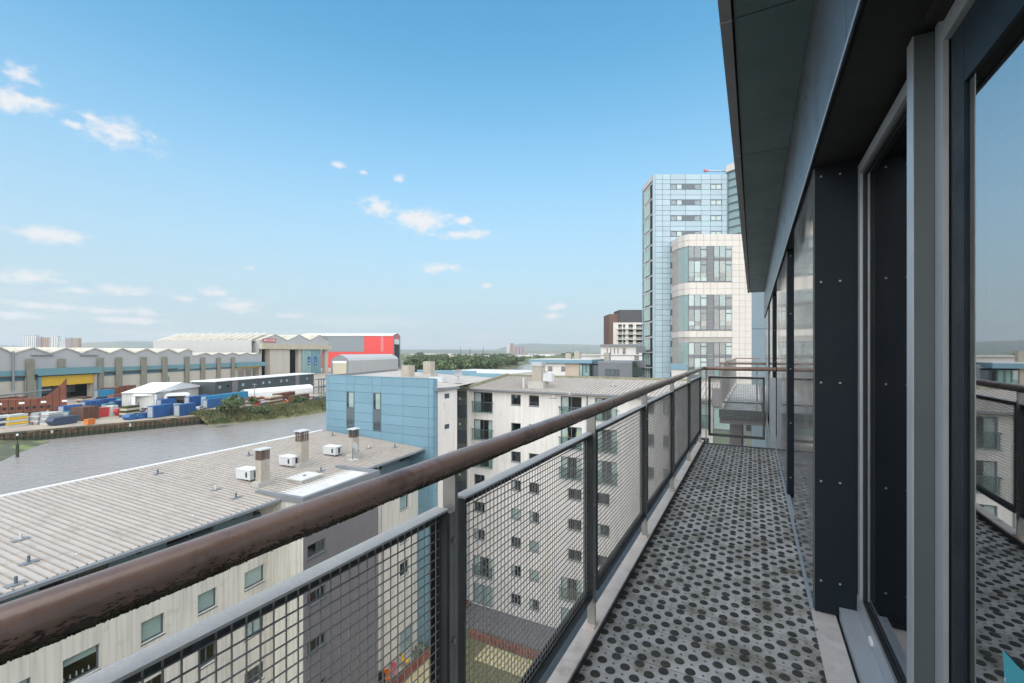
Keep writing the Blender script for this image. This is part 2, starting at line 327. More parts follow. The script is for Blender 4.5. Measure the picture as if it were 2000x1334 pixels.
# ------------------------------------------------------------------ land, water, hills
WZ = -3.2
far_bank = [(-172, -420), (-178, -60), (-213, 20), (-210, 51), (-195, 102), (-187, 120), (-186, 134), (-188, 156), (-222, 235), (-258, 314), (-278, 387), (-329, 530), (-350, 617), (-413, 777), (-463, 909), (-746, 1667), (-1150, 2700), (-1500, 3300)]
near_bank = [(-48, -420), (-48, 100), (-100, 300), (-260, 700), (-557, 1402), (-1030, 2560), (-1380, 3120)]
g = MB(); g.face(*[(x, y, 0) for x, y in far_bank + [(-3000, 3600), (-9000, 15000), (-16000, 12000), (-16000, -420)]]); tag(obj('far_ground', g, 'land'), kind='structure')
g = MB(); g.face(*[(x, y, 0) for x, y in near_bank[::-1] + [(9000, -420), (9000, 16000), (-9000, 15000), (-3000, 3600)]]); tag(obj('ground', g, 'land'), kind='structure')
g = MB(); g.face((-1600, -420, WZ), (60, -420, WZ), (60, 3300, WZ), (-1600, 3300, WZ)); tag(obj('river_water', g, 'water'), kind='structure')
def bank_strip(name, line, off, m, i0, i1, drop=WZ - .6, sub=6):
    b = MB(); pts = []
    for i in range(i0, i1):
        for k in range(sub): t = k / sub; pts.append((line[i][0] * (1 - t) + line[i + 1][0] * t, line[i][1] * (1 - t) + line[i + 1][1] * t))
    pts.append(line[i1]); rows = []
    for (x, y) in pts:
        j = random.uniform(-.8, .8); rows.append([(x - off * .25, y, .25), (x + off * .35 + j, y, -.9 + random.uniform(-.3, .3)), (x + off * .75 + j, y, -2.2 + random.uniform(-.3, .3)), (x + off * 1.15 + j, y, drop)])
    for a, c in zip(rows, rows[1:]):
        for q in range(3): b.face(a[q], a[q + 1], c[q + 1], c[q])
    return tag(obj(name, b, m), kind='structure')
bank_strip('river_bank', far_bank, 6, 'bank', 4, 16); bank_strip('near_river_bank', near_bank, -5, 'bank', 0, 6, sub=8)
y0 = MB(); yp = [(-172, -420), (-178, -60), (-213, 20), (-210, 51), (-195.3, 102), (-200, 125), (-215, 160), (-250, 235), (-290, 314), (-330, 420), (-520, 560), (-900, 300), (-700, -420)]
y0.face(*[(x, y, .06) for x, y in yp]); tag(obj('yard_ground', y0, 'yard'), kind='structure')
# mudflat tongue by the quay
b = MB(); prof = [(-213, 14, .2), (-211, 40, -.2), (-207, 56, -2.6), (-197, 60, -3.3), (-184, 52, -3.35), (-172, 45, -3.35), (-160, 30, -3.4), (-160, 0, -3.4), (-190, 10, -1.6)]
c0 = (-192, 32, -2.4)
for i in range(len(prof)): b.face(prof[i - 1], prof[i], c0)
tag(obj('mud_bank', b, 'mud'), kind='structure')
def hills(name, pts, depth):                          # ridge line given as (azimuth pixel, height m) at a distance
    b = MB(); n = len(pts); rows = []
    for (u, dist, h) in pts:
        d = ray(u, HYP); d.z = 0; p = d.normalized()
        rows.append([p * dist * .8 + Vector((0, 0, -1)), p * dist * .9 + Vector((0, 0, h * .45 + HC)), p * dist + Vector((0, 0, h + HC)), p * (dist + depth)])
    for a, c in zip(rows, rows[1:]):
        for q in range(3): b.face(a[q], c[q], c[q + 1], a[q + 1])
    return tag(obj(name, b, 'hill', smooth=True), kind='structure')
hp = []
for i in range(75):
    u = -400 + i * 36
    h = 150 + 60 * math.sin(i * .31 + 1) + 26 * math.sin(i * .83) + 10 * math.sin(i * 2.1)
    if 560 < u < 1000: h -= 95
    if u < 420: h += 30
    hp.append((u, 11500, max(70, h)))
hills('hills', hp, 3000)
hills('low_hills', [(u, 7800, 24 + 12 * math.sin(u * .009) + 7 * math.sin(u * .037)) for u in range(-400, 2300, 30)], 1500)

# ------------------------------------------------------------------ the balcony: deck
DZ = HC - 1.35
deck = thing('balcony_deck', 'narrow balcony walkway of galvanised planks studded with dark round buttons', 'balcony', (0, 3.3, DZ))
PL, CELL, X0 = .25, .05, -.662
def plank_mesh():
    m = MB(); g = .005; y0, y1 = g / 2 - .125, .125 - g / 2; nx = 19
    for i in range(nx):
        for j in range(5):
            xa, xb = X0 + i * CELL, X0 + (i + 1) * CELL; ya = max(-.125 + j * CELL, y0); yb = min(-.125 + (j + 1) * CELL, y1)
            cx, cy = (xa + xb) / 2, -.125 + (j + .5) * CELL
            if (i + j) % 2 == 0: m.face((xa, ya, 0), (xb, ya, 0), (xb, yb, 0), (xa, yb, 0)); continue
            sq = [(xb, cy), (xb, yb), (cx, yb), (xa, yb), (xa, cy), (xa, ya), (cx, ya), (xb, ya)]; r = .0068
            ci = [(cx + r * math.cos(k * math.pi / 4), cy + r * math.sin(k * math.pi / 4)) for k in range(8)]
            cr = [(cx + r * 1.5 * math.cos(k * math.pi / 4), cy + r * 1.5 * math.sin(k * math.pi / 4)) for k in range(8)]
            for k in range(8):
                n = (k + 1) % 8
                m.face((*sq[k], 0), (*sq[n], 0), (*cr[n], 0), (*cr[k], 0)); m.face((*cr[k], 0), (*cr[n], 0), (*ci[n], .0016), (*ci[k], .0016)); m.face((*ci[k], .0016), (*ci[n], .0016), (*ci[n], -.003), (*ci[k], -.003))
    xe = X0 + nx * CELL
    for (a, b) in (((X0, y0), (xe, y0)), ((xe, y0), (xe, y1)), ((xe, y1), (X0, y1)), ((X0, y1), (X0, y0))): m.face((*a, -.045), (*b, -.045), (*b, 0), (*a, 0))
    return m.mesh('plank', 'plank')
def stud_geo(m, cx, cy):
    n = 14; k = len(m.v)
    for r, z in ((.0215, .0002), (.0195, .0044), (.0152, .0049)):
        m.v += [(cx + r * math.cos(2 * math.pi * i / n), cy + r * math.sin(2 * math.pi * i / n), z) for i in range(n)]
    for q in range(2):
        for i in range(n): j = (i + 1) % n; m.f.append((k + q * n + i, k + q * n + j, k + q * n + n + j, k + q * n + n + i))
    m.v.append((cx, cy, .0030)); c = len(m.v) - 1
    for i in range(n): m.f.append((k + 2 * n + i, k + 2 * n + (i + 1) % n, c))
PM = plank_mesh(); TM = MB().box(X0 + .001, X0 + 19 * CELL - .001, -.122, .122, -.05, -.022).mesh('hole_shade', 'black'); one = MB(); stud_geo(one, 0, 0); SM = one.mesh('stud', 'stud')
fld = MB()
cells = [(X0 + (i + .5) * CELL, -.125 + (j + .5) * CELL) for i in range(19) for j in range(5) if (i + j) % 2 == 0]
for c in cells: stud_geo(fld, *c)
FM = fld.mesh('stud_field', 'stud')
near_left = 300
for k in range(32):
    yc = 2.274 - 12 * PL + (k + .5) * PL
    p = obj('plank', PM, None, deck, (random.uniform(-.0015, .0015), yc - 3.3, random.uniform(-.0008, .0008)))
    obj('hole_shade', TM, None, p)  # black slab added to paint the dark void seen through the drain holes
    if yc > 1.7 and near_left >= len(cells):
        for c in cells: obj('stud', SM, None, p, (c[0], c[1], 0), rz=random.uniform(0, 6)); near_left -= 1
    else: tag(obj('stud_field', FM, None, p), kind='stuff')
def dk(name, m, x0, x1, y0, y1, z0, z1, parent=deck): return bx(name, m, parent, x0, x1, y0 - 3.3, y1 - 3.3, z0, z1)
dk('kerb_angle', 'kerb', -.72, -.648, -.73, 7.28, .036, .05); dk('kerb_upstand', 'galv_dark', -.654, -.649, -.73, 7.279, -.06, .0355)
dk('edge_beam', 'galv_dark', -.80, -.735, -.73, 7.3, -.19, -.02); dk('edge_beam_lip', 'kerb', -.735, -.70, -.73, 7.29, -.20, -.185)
dk('end_angle', 'galv_dark', -.72, .27, 7.281, 7.30, -.12, .012)
dk('wall_flashing', 'flash', .262, .302, 2.84, 7.28, .004, .010)
th = dk('threshold_slab', 'stone', .263, .368, -.73, 2.828, .004, .014)
for yy in (2.62, 1.95): obj('screw', MB().tube((.268, yy - 3.3, .012), (.268, yy - 3.3, .019), .005, 8), 'steel', th)
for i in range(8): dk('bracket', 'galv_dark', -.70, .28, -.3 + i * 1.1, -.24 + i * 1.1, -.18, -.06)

# ------------------------------------------------------------------ the balcony: railing
PX0, PX1 = -.702, -.664                         # post section across the rail line
def hx_(y): return -.6528 - .0011 * y if y < 2 else -.655 - .0026 * (y - 2)
def hz(y): return HC - .277 + .0055 * y         # handrail axis height
rail = thing('balcony_railing', 'galvanised balcony railing with woven wire panels and round brown timber handrail', 'railing', (-.68, 3.3, DZ + .05))
RO = Vector((-.68, 3.3, DZ + .05))
def rl(name, mb, m, parent=None, **k):
    mb.v = [tuple(Vector(v) - RO) for v in mb.v]; return obj(name, mb, m, parent or rail, **k)
hr = MB()
pts = [Vector((-.652, -.75, hz(-.75))), Vector((-.655, 2.0, hz(2.0))), Vector((-.662, 4.7, hz(4.7))), Vector((-.668, 7.19, hz(7.19))), Vector((-.655, 7.262, hz(7.27))), Vector((-.58, 7.285, hz(7.28))), Vector((.272, 7.285, hz(7.28)))]
n = 20; rr = .0268; k0 = 0
def ring(p, t):
    t = t.normalized(); e = t.cross(Vector((0, 0, 1))).normalized(); g_ = e.cross(t)
    return [tuple(p + e * (rr * math.cos(2 * math.pi * i / n)) + g_ * (rr * math.sin(2 * math.pi * i / n))) for i in range(n)]
rings = []
dense = []
for a, b in zip(pts, pts[1:]):
    st = max(1, int((b - a).length / .25))
    for i in range(st): dense.append(a.lerp(b, i / st))
dense.append(pts[-1])
for i, p in enumerate(dense):
    t = (dense[min(i + 1, len(dense) - 1)] - dense[max(i - 1, 0)]); hr.v += ring(p, t)
for q in range(len(dense) - 1):
    for i in range(n): j = (i + 1) % n; hr.f.append((q * n + i, q * n + n + i, q * n + n + j, q * n + j))
handrail = rl('handrail', hr, 'wood', smooth=True); handrail['label'] = 'weathered brown timber handrail with moss below'
ms = MB(); mr = random.Random(5)
for i in range(9000):
    y = .02 + mr.random() ** 1.5 * 4.6; a = R(292 + abs(mr.gauss(0, 14))); c = Vector((hx_(y) + .0272 * math.cos(a), y, hz(y) + .0272 * math.sin(a)))
    if math.sin(y * 9) + math.sin(y * 23 + 1) + mr.gauss(0, .8) < -.1: continue
    e = Vector((mr.gauss(0, 1), mr.gauss(0, 1), mr.gauss(0, 1))).normalized() * mr.uniform(.0012, .0032); f = e.cross(Vector((mr.gauss(0, 1), mr.gauss(0, 1), mr.gauss(0, 1)))).normalized() * .002
    ms.face(c - e, c - f, c + e, c + f)
tag(rl('moss', ms, 'moss', handrail), kind='stuff')
ms = MB()  # dark flakes, part algae, spread to colour in the handrail's shaded underside
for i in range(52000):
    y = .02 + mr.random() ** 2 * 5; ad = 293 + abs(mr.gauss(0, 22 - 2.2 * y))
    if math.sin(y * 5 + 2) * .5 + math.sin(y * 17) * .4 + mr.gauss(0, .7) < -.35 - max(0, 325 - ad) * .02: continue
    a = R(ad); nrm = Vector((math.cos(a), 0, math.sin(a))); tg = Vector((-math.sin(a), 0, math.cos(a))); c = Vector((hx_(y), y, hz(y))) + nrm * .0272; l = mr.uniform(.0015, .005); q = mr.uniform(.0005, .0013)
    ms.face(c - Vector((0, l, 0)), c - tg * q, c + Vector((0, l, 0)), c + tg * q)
tag(rl('algae_shade', ms, 'algae_shade', handrail), kind='stuff')
posts = [-.26, .945, 2.09, 3.28, 4.51, 5.77, 7.05]
def panel(parent, a, b, z0, z1, across, fixed, wy=.0225):
    """a woven wire panel in an angle frame; runs along Y at x=fixed or along X at y=fixed"""
    def P(s, d, z): return (fixed + d, s, z) if across == 'y' else (s, fixed - d, z)
    def B(m, s0, s1, d0, d1, za, zb):
        p, q = P(s0, d0, za), P(s1, d1, zb); m.box(min(p[0], q[0]), max(p[0], q[0]), min(p[1], q[1]), max(p[1], q[1]), za, zb)
    fr = MB(); tw = .036
    B(fr, a, b, -.018, -.013, z0, z0 + tw); B(fr, a, b, -.018, -.013, z1 - tw, z1 - .0055)
    B(fr, a, a + tw * .8, -.0185, -.0135, z0 + tw, z1 - tw); B(fr, b - tw * .8, b, -.0185, -.0135, z0 + tw, z1 - tw)
    o = rl('wire_panel', fr, 'galv_dark', parent)
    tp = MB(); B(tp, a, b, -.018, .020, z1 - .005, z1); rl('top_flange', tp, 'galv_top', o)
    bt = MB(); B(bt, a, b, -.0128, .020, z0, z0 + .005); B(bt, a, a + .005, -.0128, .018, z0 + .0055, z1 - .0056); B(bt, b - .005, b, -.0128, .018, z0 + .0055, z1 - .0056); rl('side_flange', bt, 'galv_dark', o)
    ms = MB(); s = a + .012; i = 0
    while s < b - .01:
        st = 12; k = 0
        ms.tube(P(s, -.0065, z0 + .008), P(s, -.0065, z1 - .008), .0016, 5, cap=False); s += wy; i += 1
    z = z0 + .014
    while z < z1 - .01: ms.tube(P(a + .008, -.0033, z), P(b - .008, -.0033, z), .0016, 5, cap=False); z += wy
    tag(rl('wire_mesh', ms, 'galv', o), kind='stuff')
    for s in (a + .05, (a + b) / 2, b - .05):
        for zz in (z0 + .018, z1 - .02):
            bm_ = MB(); c = Vector(P(s, -.0188, zz)); d = Vector(P(s, .0, zz)) - c; d.normalize(); 
            bm_.tube(P(s, -.0135, zz), P(s, .004, zz), .007, 8); rl('bolt', bm_, 'galv_dark', o)
    return o
for i, y in enumerate(posts):
    m = MB().box(PX0, PX1, y, y + .012, DZ + .05, hz(y) - .022); 
    m.box(PX0 + .004, PX1 - .002, y - .02, y - .0005, DZ + .17, HC - .40)
    o = rl('post', m, 'galv')
    for zz in (HC - .47, HC - .72, HC - 1.05):
        if i: rl('bolt', MB().tube((PX1 - .003, y - .010, zz), (PX1 + .006, y - .010, zz), .0065, 8), 'steel', o)
    rl('base_plate', MB().box(PX0 - .006, PX1 + .004, y - .03, y + .045, DZ + .0505, DZ + .056), 'kerb', o)
    if i: panel(None, posts[i - 1] + .045, y - .028, HC - 1.15, HC - .3895 + .0065 * (i - .5) * 1.2, 'y', -.683)
panel(None, -.59, .14, HC - 1.225, HC - .348, 'x', 7.29)
m = MB().box(-.628, -.616, 7.275, 7.305, DZ, hz(7.28) - .02); rl('post', m, 'galv')
for x in (.158, .19): rl('post', MB().box(x, x + .012, 7.268, 7.30, DZ + .012, hz(7.28) - .018 if x < .17 else HC - .30), 'galv')
rl('closing_panel', MB().box(.203, .2705, 7.26, 7.268, DZ + .02, HC - .354), 'flash')
for y in (2.45, 5.2): rl('handrail_joint', MB().tube((-.657 - .001 * y, y, hz(y)), (-.657 - .001 * y, y + .006, hz(y)), .0274, 20), 'rust_dark', handrail)
# neighbouring balcony further along the same front
nb = thing('balcony_deck', 'grey planked balcony deck of the next flat along the same wall', 'balcony', (-.25, 16, DZ))
for i in range(40):
    y = -4.4 + i * .25; pan('plank', 'plank', nb, -.38, .42, y, y + .246, -.04, 0)
bx('kerb_angle', 'kerb', nb, -.455, -.382, -4.4, 5.6, .03, .045); bx('fascia', 'galv_dark', nb, -.46, .5, -4.5, -4.402, -.16, .03); bx('fascia', 'mauve', nb, -.45, .5, -4.4, 5.6, -.30, -.06)
nr = thing('balcony_railing', 'distant galvanised railing round the next balcony along, timber handrail', 'railing', (-.25, 16, DZ + .045))
obj('handrail', MB().tube((-.42, -4.4, 1.05), (-.42, 5.6, 1.05), .025, 10).tube((-.42, -4.4, 1.05), (.5, -4.4, 1.05), .025, 10).tube((-.42, 5.6, 1.05), (.5, 5.6, 1.05), .025, 10), 'wood', nr)
for i in range(9):
    y = -4.4 + i * 1.25; bx('post', 'galv', nr, -.44, -.40, y, y + .014, 0, 1.03)
for i in range(8):
    y = -4.4 + i * 1.25; q = wall_holes(y + .04, y + 1.21, .14, .91, [(y + .07, y + 1.18, .17, .88)], .006); q.v = [(-.425 + b_, a_, c_) for a_, b_, c_ in q.v]; ms = MB()
    for t in range(26): ms.tube((-.4225, y + .05 + t * .045, .15), (-.4225, y + .05 + t * .045, .9), .002, 4, cap=False)
    for t in range(17): ms.tube((-.4225, y + .04, .16 + t * .045), (-.4225, y + 1.21, .16 + t * .045), .002, 4, cap=False)
    o = obj('wire_panel', q, 'galv_dark', nr); tag(obj('wire_mesh', ms, 'galv', o), kind='stuff')
for z in (.14, .88): bx('panel_rail', 'galv_dark', nr, -.38, .45, -4.4, -4.39, z, z + .03)
bx('post', 'galv', nr, .3, .33, -4.41, -4.395, 0, 1.03)

# ------------------------------------------------------------------ our own building
own = thing('apartment_block', 'dark metal clad apartment block with overhanging soffit and glazed doors beside the balcony', 'building', (.4, 4, 0))
def ob(name, m, x0, x1, y0, y1, z0, z1, parent=None): return bx(name, m, parent or own, x0 - .4, x1 - .4, y0 - 4, y1 - 4, HC + z0, HC + z1)
XW, HEAD, SOF = .272, .955, 1.68
def run(y0, y1, name, m, x0, x1, z0, z1): return ob(name, m, x0, x1, y0, y1, z0, z1)
rec = [(-2.5, 2.80), (4.07, 4.97), (7.0, 8.6), (9.95, 11.0)]
pil = [(2.803, 4.067), (4.973, 6.997), (8.603, 9.947), (11.003, 14.5)]
for a, b in pil:
    o = run(a, b, 'wall_panel', 'clad', XW, XW + .006, -1.315, HEAD - .012)
    ob('edge_trim', 'alu_dark', XW - .002, XW + .006, a - .0025, a - .0005, -1.315, HEAD - .012, o)
    # return into the recess on the side that faces us
    rv = ob('reveal_panel', 'navy', XW + .0065, .50, a + .0005, a + .05, -1.33, HEAD - .002)
    for zz in (.90, .36, -.155, -.66, -1.17):
        for xx in (.305, .385):
            obj('rivet', MB().tube((xx - .4, a - 4 - .003, HC + zz), (xx - .4, a - 4 + .001, HC + zz), .004, 8, r2=.0058), 'alu', rv)
    ob('base_flashing', 'flash', .292, .30, a + .002, b, -1.345, -1.2, o)
    ob('wall_core', 'navy', .30, .9, a + .055, b - .02, -1.6, HEAD)
    ob('reveal_panel', 'navy', XW + .0065, .50, b - .019, b - .0005, -1.33, HEAD - .002)
seam = [-2.6, -1.4, -.3, .8, 1.75, 2.76, 3.88, 4.95, 6.05, 7.15, 8.25, 9.35, 10.45, 11.55, 12.65, 13.75, 14.5]
for a, b in zip(seam, seam[1:]): ob('fascia_panel', 'fascia', XW - .016, XW - .010, a + .003, b - .003, HEAD, SOF)
ob('fascia_core', 'black', XW - .0095, .95, -2.6, 14.5, HEAD + .006, SOF + .3); ob('drip_trim', 'alu', XW - .019, XW - .0165, -2.6, 14.5, HEAD - .006, HEAD + .008)
so = [-3, -.8, .9, 2.55, 4.35, 6.1, 7.75, 9.4, 11.1, 12.8, 14.5]
for a, b in zip(so, so[1:]):
    ob('soffit_panel', 'soffit', -.085, XW - .017, a + .004, b - .004, SOF, SOF + .006)
    ob('roof_edge', 'gutter', -.152, -.098, a + .006, b - .006, SOF - .006, SOF + .16)
    ob('roof_edge_clip', 'alu', -.154, -.096, b - .012, b + .002, SOF - .008, SOF - .0065)
ob('shadow_gap', 'black', -.097, -.086, -3, 14.5, SOF + .02, SOF + .06); ob('soffit_backing', 'black', -.14, .95, -3, 14.48, SOF + .03, SOF + .25)
ob('soffit_trim', 'alu_dark', -.0855, -.081, -3, 14.5, SOF - .004, SOF + .004)
ob('storey_below', 'clad', XW + .02, .95, -2.6, 14.5, -25.5, -1.62); ob('slab_edge', 'gutter', XW + .03, .95, -2.6, 14.5, -1.6, -1.36)
# recess lining and the room behind
for a, b in rec:
    ob('recess_head', 'black', XW, .95, a, b, HEAD - .002, HEAD + .004) if a < 0 else None
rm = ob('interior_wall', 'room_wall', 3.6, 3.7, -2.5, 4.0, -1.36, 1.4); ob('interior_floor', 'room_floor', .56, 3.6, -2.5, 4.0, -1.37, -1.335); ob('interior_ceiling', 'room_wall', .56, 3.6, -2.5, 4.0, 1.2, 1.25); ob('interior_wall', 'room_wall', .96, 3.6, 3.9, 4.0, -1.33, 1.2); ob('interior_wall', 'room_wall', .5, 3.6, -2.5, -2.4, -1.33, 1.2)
# fixed window next to the reveal
wy0, wy1 = 1.83, 2.795; fx = .456
wn = ob('window', 'alu', fx, fx + .06, wy1 - .045, wy1, -1.27, .92)
ob('frame_rail', 'alu', fx, fx + .06, wy0, wy1 - .046, -1.27, -1.215, wn); ob('frame_rail', 'alu', fx, fx + .06, wy0, wy1 - .046, .87, .92, wn)
ob('gasket', 'gasket', fx + .012, fx + .03, wy1 - .062, wy1 - .0465, -1.21, .865, wn); ob('gasket', 'gasket', fx + .012, fx + .03, wy0, wy1 - .063, .853, .8685, wn); ob('gasket', 'gasket', fx + .012, fx + .03, wy0, wy1 - .063, -1.213, -1.20, wn)
ob('pane', 'glass_door', fx + .02, fx + .026, wy0, wy1 - .05, -1.21, .87, wn)
ob('curtain', 'room_wall', fx + .20, fx + .23, 2.15, 2.75, -1.3, 1.0, wn)
for yy in (2.45, 2.05): obj('packer', MB().box(fx - .012 - .4, fx - .001 - .4, yy - 4, yy + .05 - 4, HC - 1.262, HC - 1.245), 'white_trim', wn)
# mullion between the window and the door
mu = ob('mullion', 'alu_dark', .4235, .4695, 1.765, 1.825, -1.27, .945); ob('mullion_face', 'alu', .4205, .4232, 1.765, 1.825, -1.27, .945, mu)
# sliding door
dr = ob('door', 'alu', .470, .53, 1.727, 1.763, -1.27, 1.0)
ob('frame_strip', 'alu', .468, .48, 1.69, 1.722, -1.27, 1.0, dr); ob('frame_gap', 'gasket', .475, .53, 1.722, 1.727, -1.27, 1.0, dr); ob('head_rail', 'alu', .468, .53, -1.6, 1.689, .872, .925, dr); ob('frame_head', 'black', .43, .53, -1.6, 1.689, .927, .952, dr)
ob('gasket', 'gasket', .484, .50, 1.668, 1.689, -1.2, .871, dr); ob('leaf_stile', 'navy', .484, .53, 1.60, 1.667, -1.24, .87, dr); ob('leaf_head', 'navy', .4845, .53, -1.5, 1.5995, .705, .87, dr); ob('leaf_sill', 'navy', .484, .53, -1.5, 1.599, -1.24, -1.13, dr)
ob('pane', 'glass_door', .490, .496, -1.5, 1.5995, -1.13, .705, dr)
si = ob('door_sill', 'flash', .383, .452, -1.6, 2.80, -1.292, -1.285); ob('sill_front', 'flash', .381, .3828, -1.6, 2.80, -1.345, -1.285, si); ob('sill_gap', 'black', .371, .3805, -1.6, 2.80, -1.349, -1.347, si)
ob('window_rail', 'alu', .4525, .4555, -1.6, 2.795, -1.285, -1.20, si)
# other recess windows along the wall
for a, b in rec[1:]:
    o = ob('window', 'alu', .456, .51, a + .001, a + .05, -1.25, .94); ob('frame_rail', 'alu', .456, .51, a + .051, b - .021, -1.25, -1.2, o); ob('pane', 'glass_door', .476, .482, a + .05, b - .02, -1.2, .94, o); ob('dark_room', 'room_wall', 1.0, 1.05, a, b, -1.4, 1.0, o)
# pale blue return wall where the front steps back
ob('end_wall', 'blue_grey', -.08, .9, 22.0, 22.2, -25.5, 2.6); ob('end_wall_joint', 'joint', -.082, .9, 21.994, 21.999, .99, 1.01); ob('end_wall_joint', 'joint', -.082, .9, 21.994, 21.999, -1.6, -1.58); ob('return_wall', 'clad', .30, .95, 14.51, 14.6, -25.5, 1.68)
dp = [Vector((0, 0, HC)) + ray(u, v) * (.4885 / ray(u, v).x) for u, v in ((1958, 1268), (1992, 1306), (2030, 1330), (2030, 1380), (1976, 1380), (1962, 1330))]
st_ = MB(); st_.face(*[(p.x - .4, p.y - 4, p.z) for p in dp][::-1]); so_ = obj('door_sticker', st_, 'teal_cloth', dr); so_['label'] = 'torn teal sticker low on the door glass'

# ------------------------------------------------------------------ courtyard
def sheet(name, m, x0, x1, y0, y1, z): return tag(obj(name, MB().face((x0, y0, z), (x1, y0, z), (x1, y1, z), (x0, y1, z)), m), kind='structure')
sheet('courtyard_lawn', 'lawn', -27, 0, -30, 39, .010); sheet('gravel_path', 'gravel', -20.5, -6, 31.9, 34.0, .016); sheet('patio_paving', 'pave_dark', -27.5, -3, 35.2, 38.98, .02); sheet('gravel_path_side', 'gravel', -24.2, -21.6, 18, 31, .014); sheet('terrace_paving', 'concrete', -26.2, -24.4, 23.4, 31.3, .024)
def planter(x0, x1, y0, y1, label, h=.55):
    p = thing('brick_planter', label, 'planter', ((x0 + x1) / 2, (y0 + y1) / 2, 0)); cx, cy = (x0 + x1) / 2, (y0 + y1) / 2
    bx('soil', 'rust_dark', p, x0 - cx + .1, x1 - cx - .1, y0 - cy + .05, y1 - cy - .05, 0, h - .08)
    lx = (x1 - x0) > (y1 - y0); n_ = int(max(x1 - x0, y1 - y0) / .6)
    for i in range(n_):
        t0, t1 = i / n_, (i + 1) / n_
        if lx: pan('brick_block', 'brick_red', p, x0 - cx + (x1 - x0) * t0 + .02, x0 - cx + (x1 - x0) * t1 - .02, y0 - cy - .1, y0 - cy + .04, 0, h + random.uniform(-.03, .03))
        else: pan('brick_block', 'brick_red', p, x1 - cx - .04, x1 - cx + .1, y0 - cy + (y1 - y0) * t0 + .02, y0 - cy + (y1 - y0) * t1 - .02, 0, h + random.uniform(-.03, .03))
    return p
planter(-22.6, -7, 34.3, 34.9, 'long low red planter wall between the gravel and the dark paving'); planter(-24.6, -24.1, 23.6, 31.2, 'red planter wall edging the terrace below the cream wall'); planter(-26.6, -25.0, 38.0, 38.6, 'short red planter by the foot of the stair glazing')
t = thing('garden_table', 'black covered barbecue table on the terrace by the mauve bay', 'table', (-25.3, 25.3, .03)); bx('cover', 'black', t, -.5, .5, -.8, .8, .35, 1.0); [bx('leg', 'black', t, x, x + .08, y, y + .08, 0, .349) for x in (-.42, .34) for y in (-.7, .62)]
def chair_(x, y, m, label, rz):
    c = thing('garden_chair', label, 'chair', (x, y, .03), rz); bx('seat', m, c, -.25, .25, -.25, .25, .4, .46); bx('backrest', m, c, -.25, .25, .2, .26, .461, .95); [bx('leg', m, c, a, a + .04, b, b + .04, 0, .399) for a in (-.24, .2) for b in (-.24, .2)]
chair_(-25.1, 27.2, 'red_pale', 'pink garden chair on the terrace', .4); chair_(-25.0, 28.6, 'yellow_door', 'yellow garden chair near the terrace door', 2); chair_(-24.95, 26.4, 'orange', 'orange garden chair beside the black table', 1)
def shrub(x, y, r, label, z=0.0, name='shrub', cat='shrub', m='leaf', n_=500, group=None, h=None):
    s = thing(name, label, cat, (x, y, z), 0, group); mb = MB(); h = h or r * 1.5
    for i in range(n_):
        a = random.uniform(0, 6.28); q = random.random() ** .5 * r; zz = random.random() ** .8 * h * (1 - .55 * (q / r) ** 2); c = Vector((q * math.cos(a), q * math.sin(a), zz + .05 * h)); l = r * .13
        e = Vector((random.gauss(0, 1), random.gauss(0, 1), random.gauss(0, .6))).normalized() * l; f = e.cross(Vector((random.gauss(0, 1), random.gauss(0, 1), random.gauss(0, 1)))).normalized() * l
        mb.face(c - e, c - f * .6, c + e, c + f * .6)
    obj('foliage', mb, m, s); obj('stem', MB().tube((0, 0, -.1), (0, 0, h * .5), r * .06, 5), 'bark', s); return s
shrub(-24.7, 30.2, .7, 'rust and green shrub in the terrace corner', m='leaf', n_=200); shrub(-15.0, 38.3, .5, 'small brown shrub at the foot of the white block', n_=120)

# ------------------------------------------------------------------ left wing with the ribbed roof
W = Frame(-23.06, -.05, 95.46); wing = W.thing('apartment_wing', 'long cream rendered apartment wing with ribbed low roof beside the river', 'building')
EZ, TZ = HC - 8.4, HC - 7.7; WL0, WL1 = -3.0, 32.0
def rz_(y): return EZ + (TZ - EZ) * (y + .55) / 11.75
pitch = .30; i = 0; sheetm = MB()
def slope_box(m, x0, x1, y0, y1, up0, up1):
    p = [(x0, y0, rz_(y0) + up0), (x1, y0, rz_(y0) + up0), (x1, y1, rz_(y1) + up0), (x0, y1, rz_(y1) + up0), (x0, y0, rz_(y0) + up1), (x1, y0, rz_(y0) + up1), (x1, y1, rz_(y1) + up1), (x0, y1, rz_(y1) + up1)]
    k = len(m.v); m.v += p; m.f += [tuple(k + a for a in f) for f in ((3, 2, 1, 0), (4, 5, 6, 7), (0, 1, 5, 4), (1, 2, 6, 5), (2, 3, 7, 6), (3, 0, 4, 7))]; return m
RS = slope_box(MB(), 0, pitch - .055, -.55, 11.2, -.03, 0).mesh('roof_sheet', 'roof_sheet'); RB = slope_box(MB(), pitch - .055, pitch, -.5, 11.19, -.03, .035).mesh('rib', 'rib')
x = WL0
while x < WL1 - .01:
    o = obj('roof_sheet', RS, None, wing, (x, 0, 0)); obj('rib', RB, None, o); x += pitch
obj('roof_edge', slope_box(MB(), WL0, WL1, 11.201, 11.45, -.4, .09), 'white_trim', wing); obj('gutter', MB().box(WL0, WL1, -.78, -.56, EZ - .14, EZ - .01), 'gutter', wing); obj('eaves_board', MB().box(WL0, WL1, -.56, .3, EZ - .16, EZ - .05), 'gutter', wing)
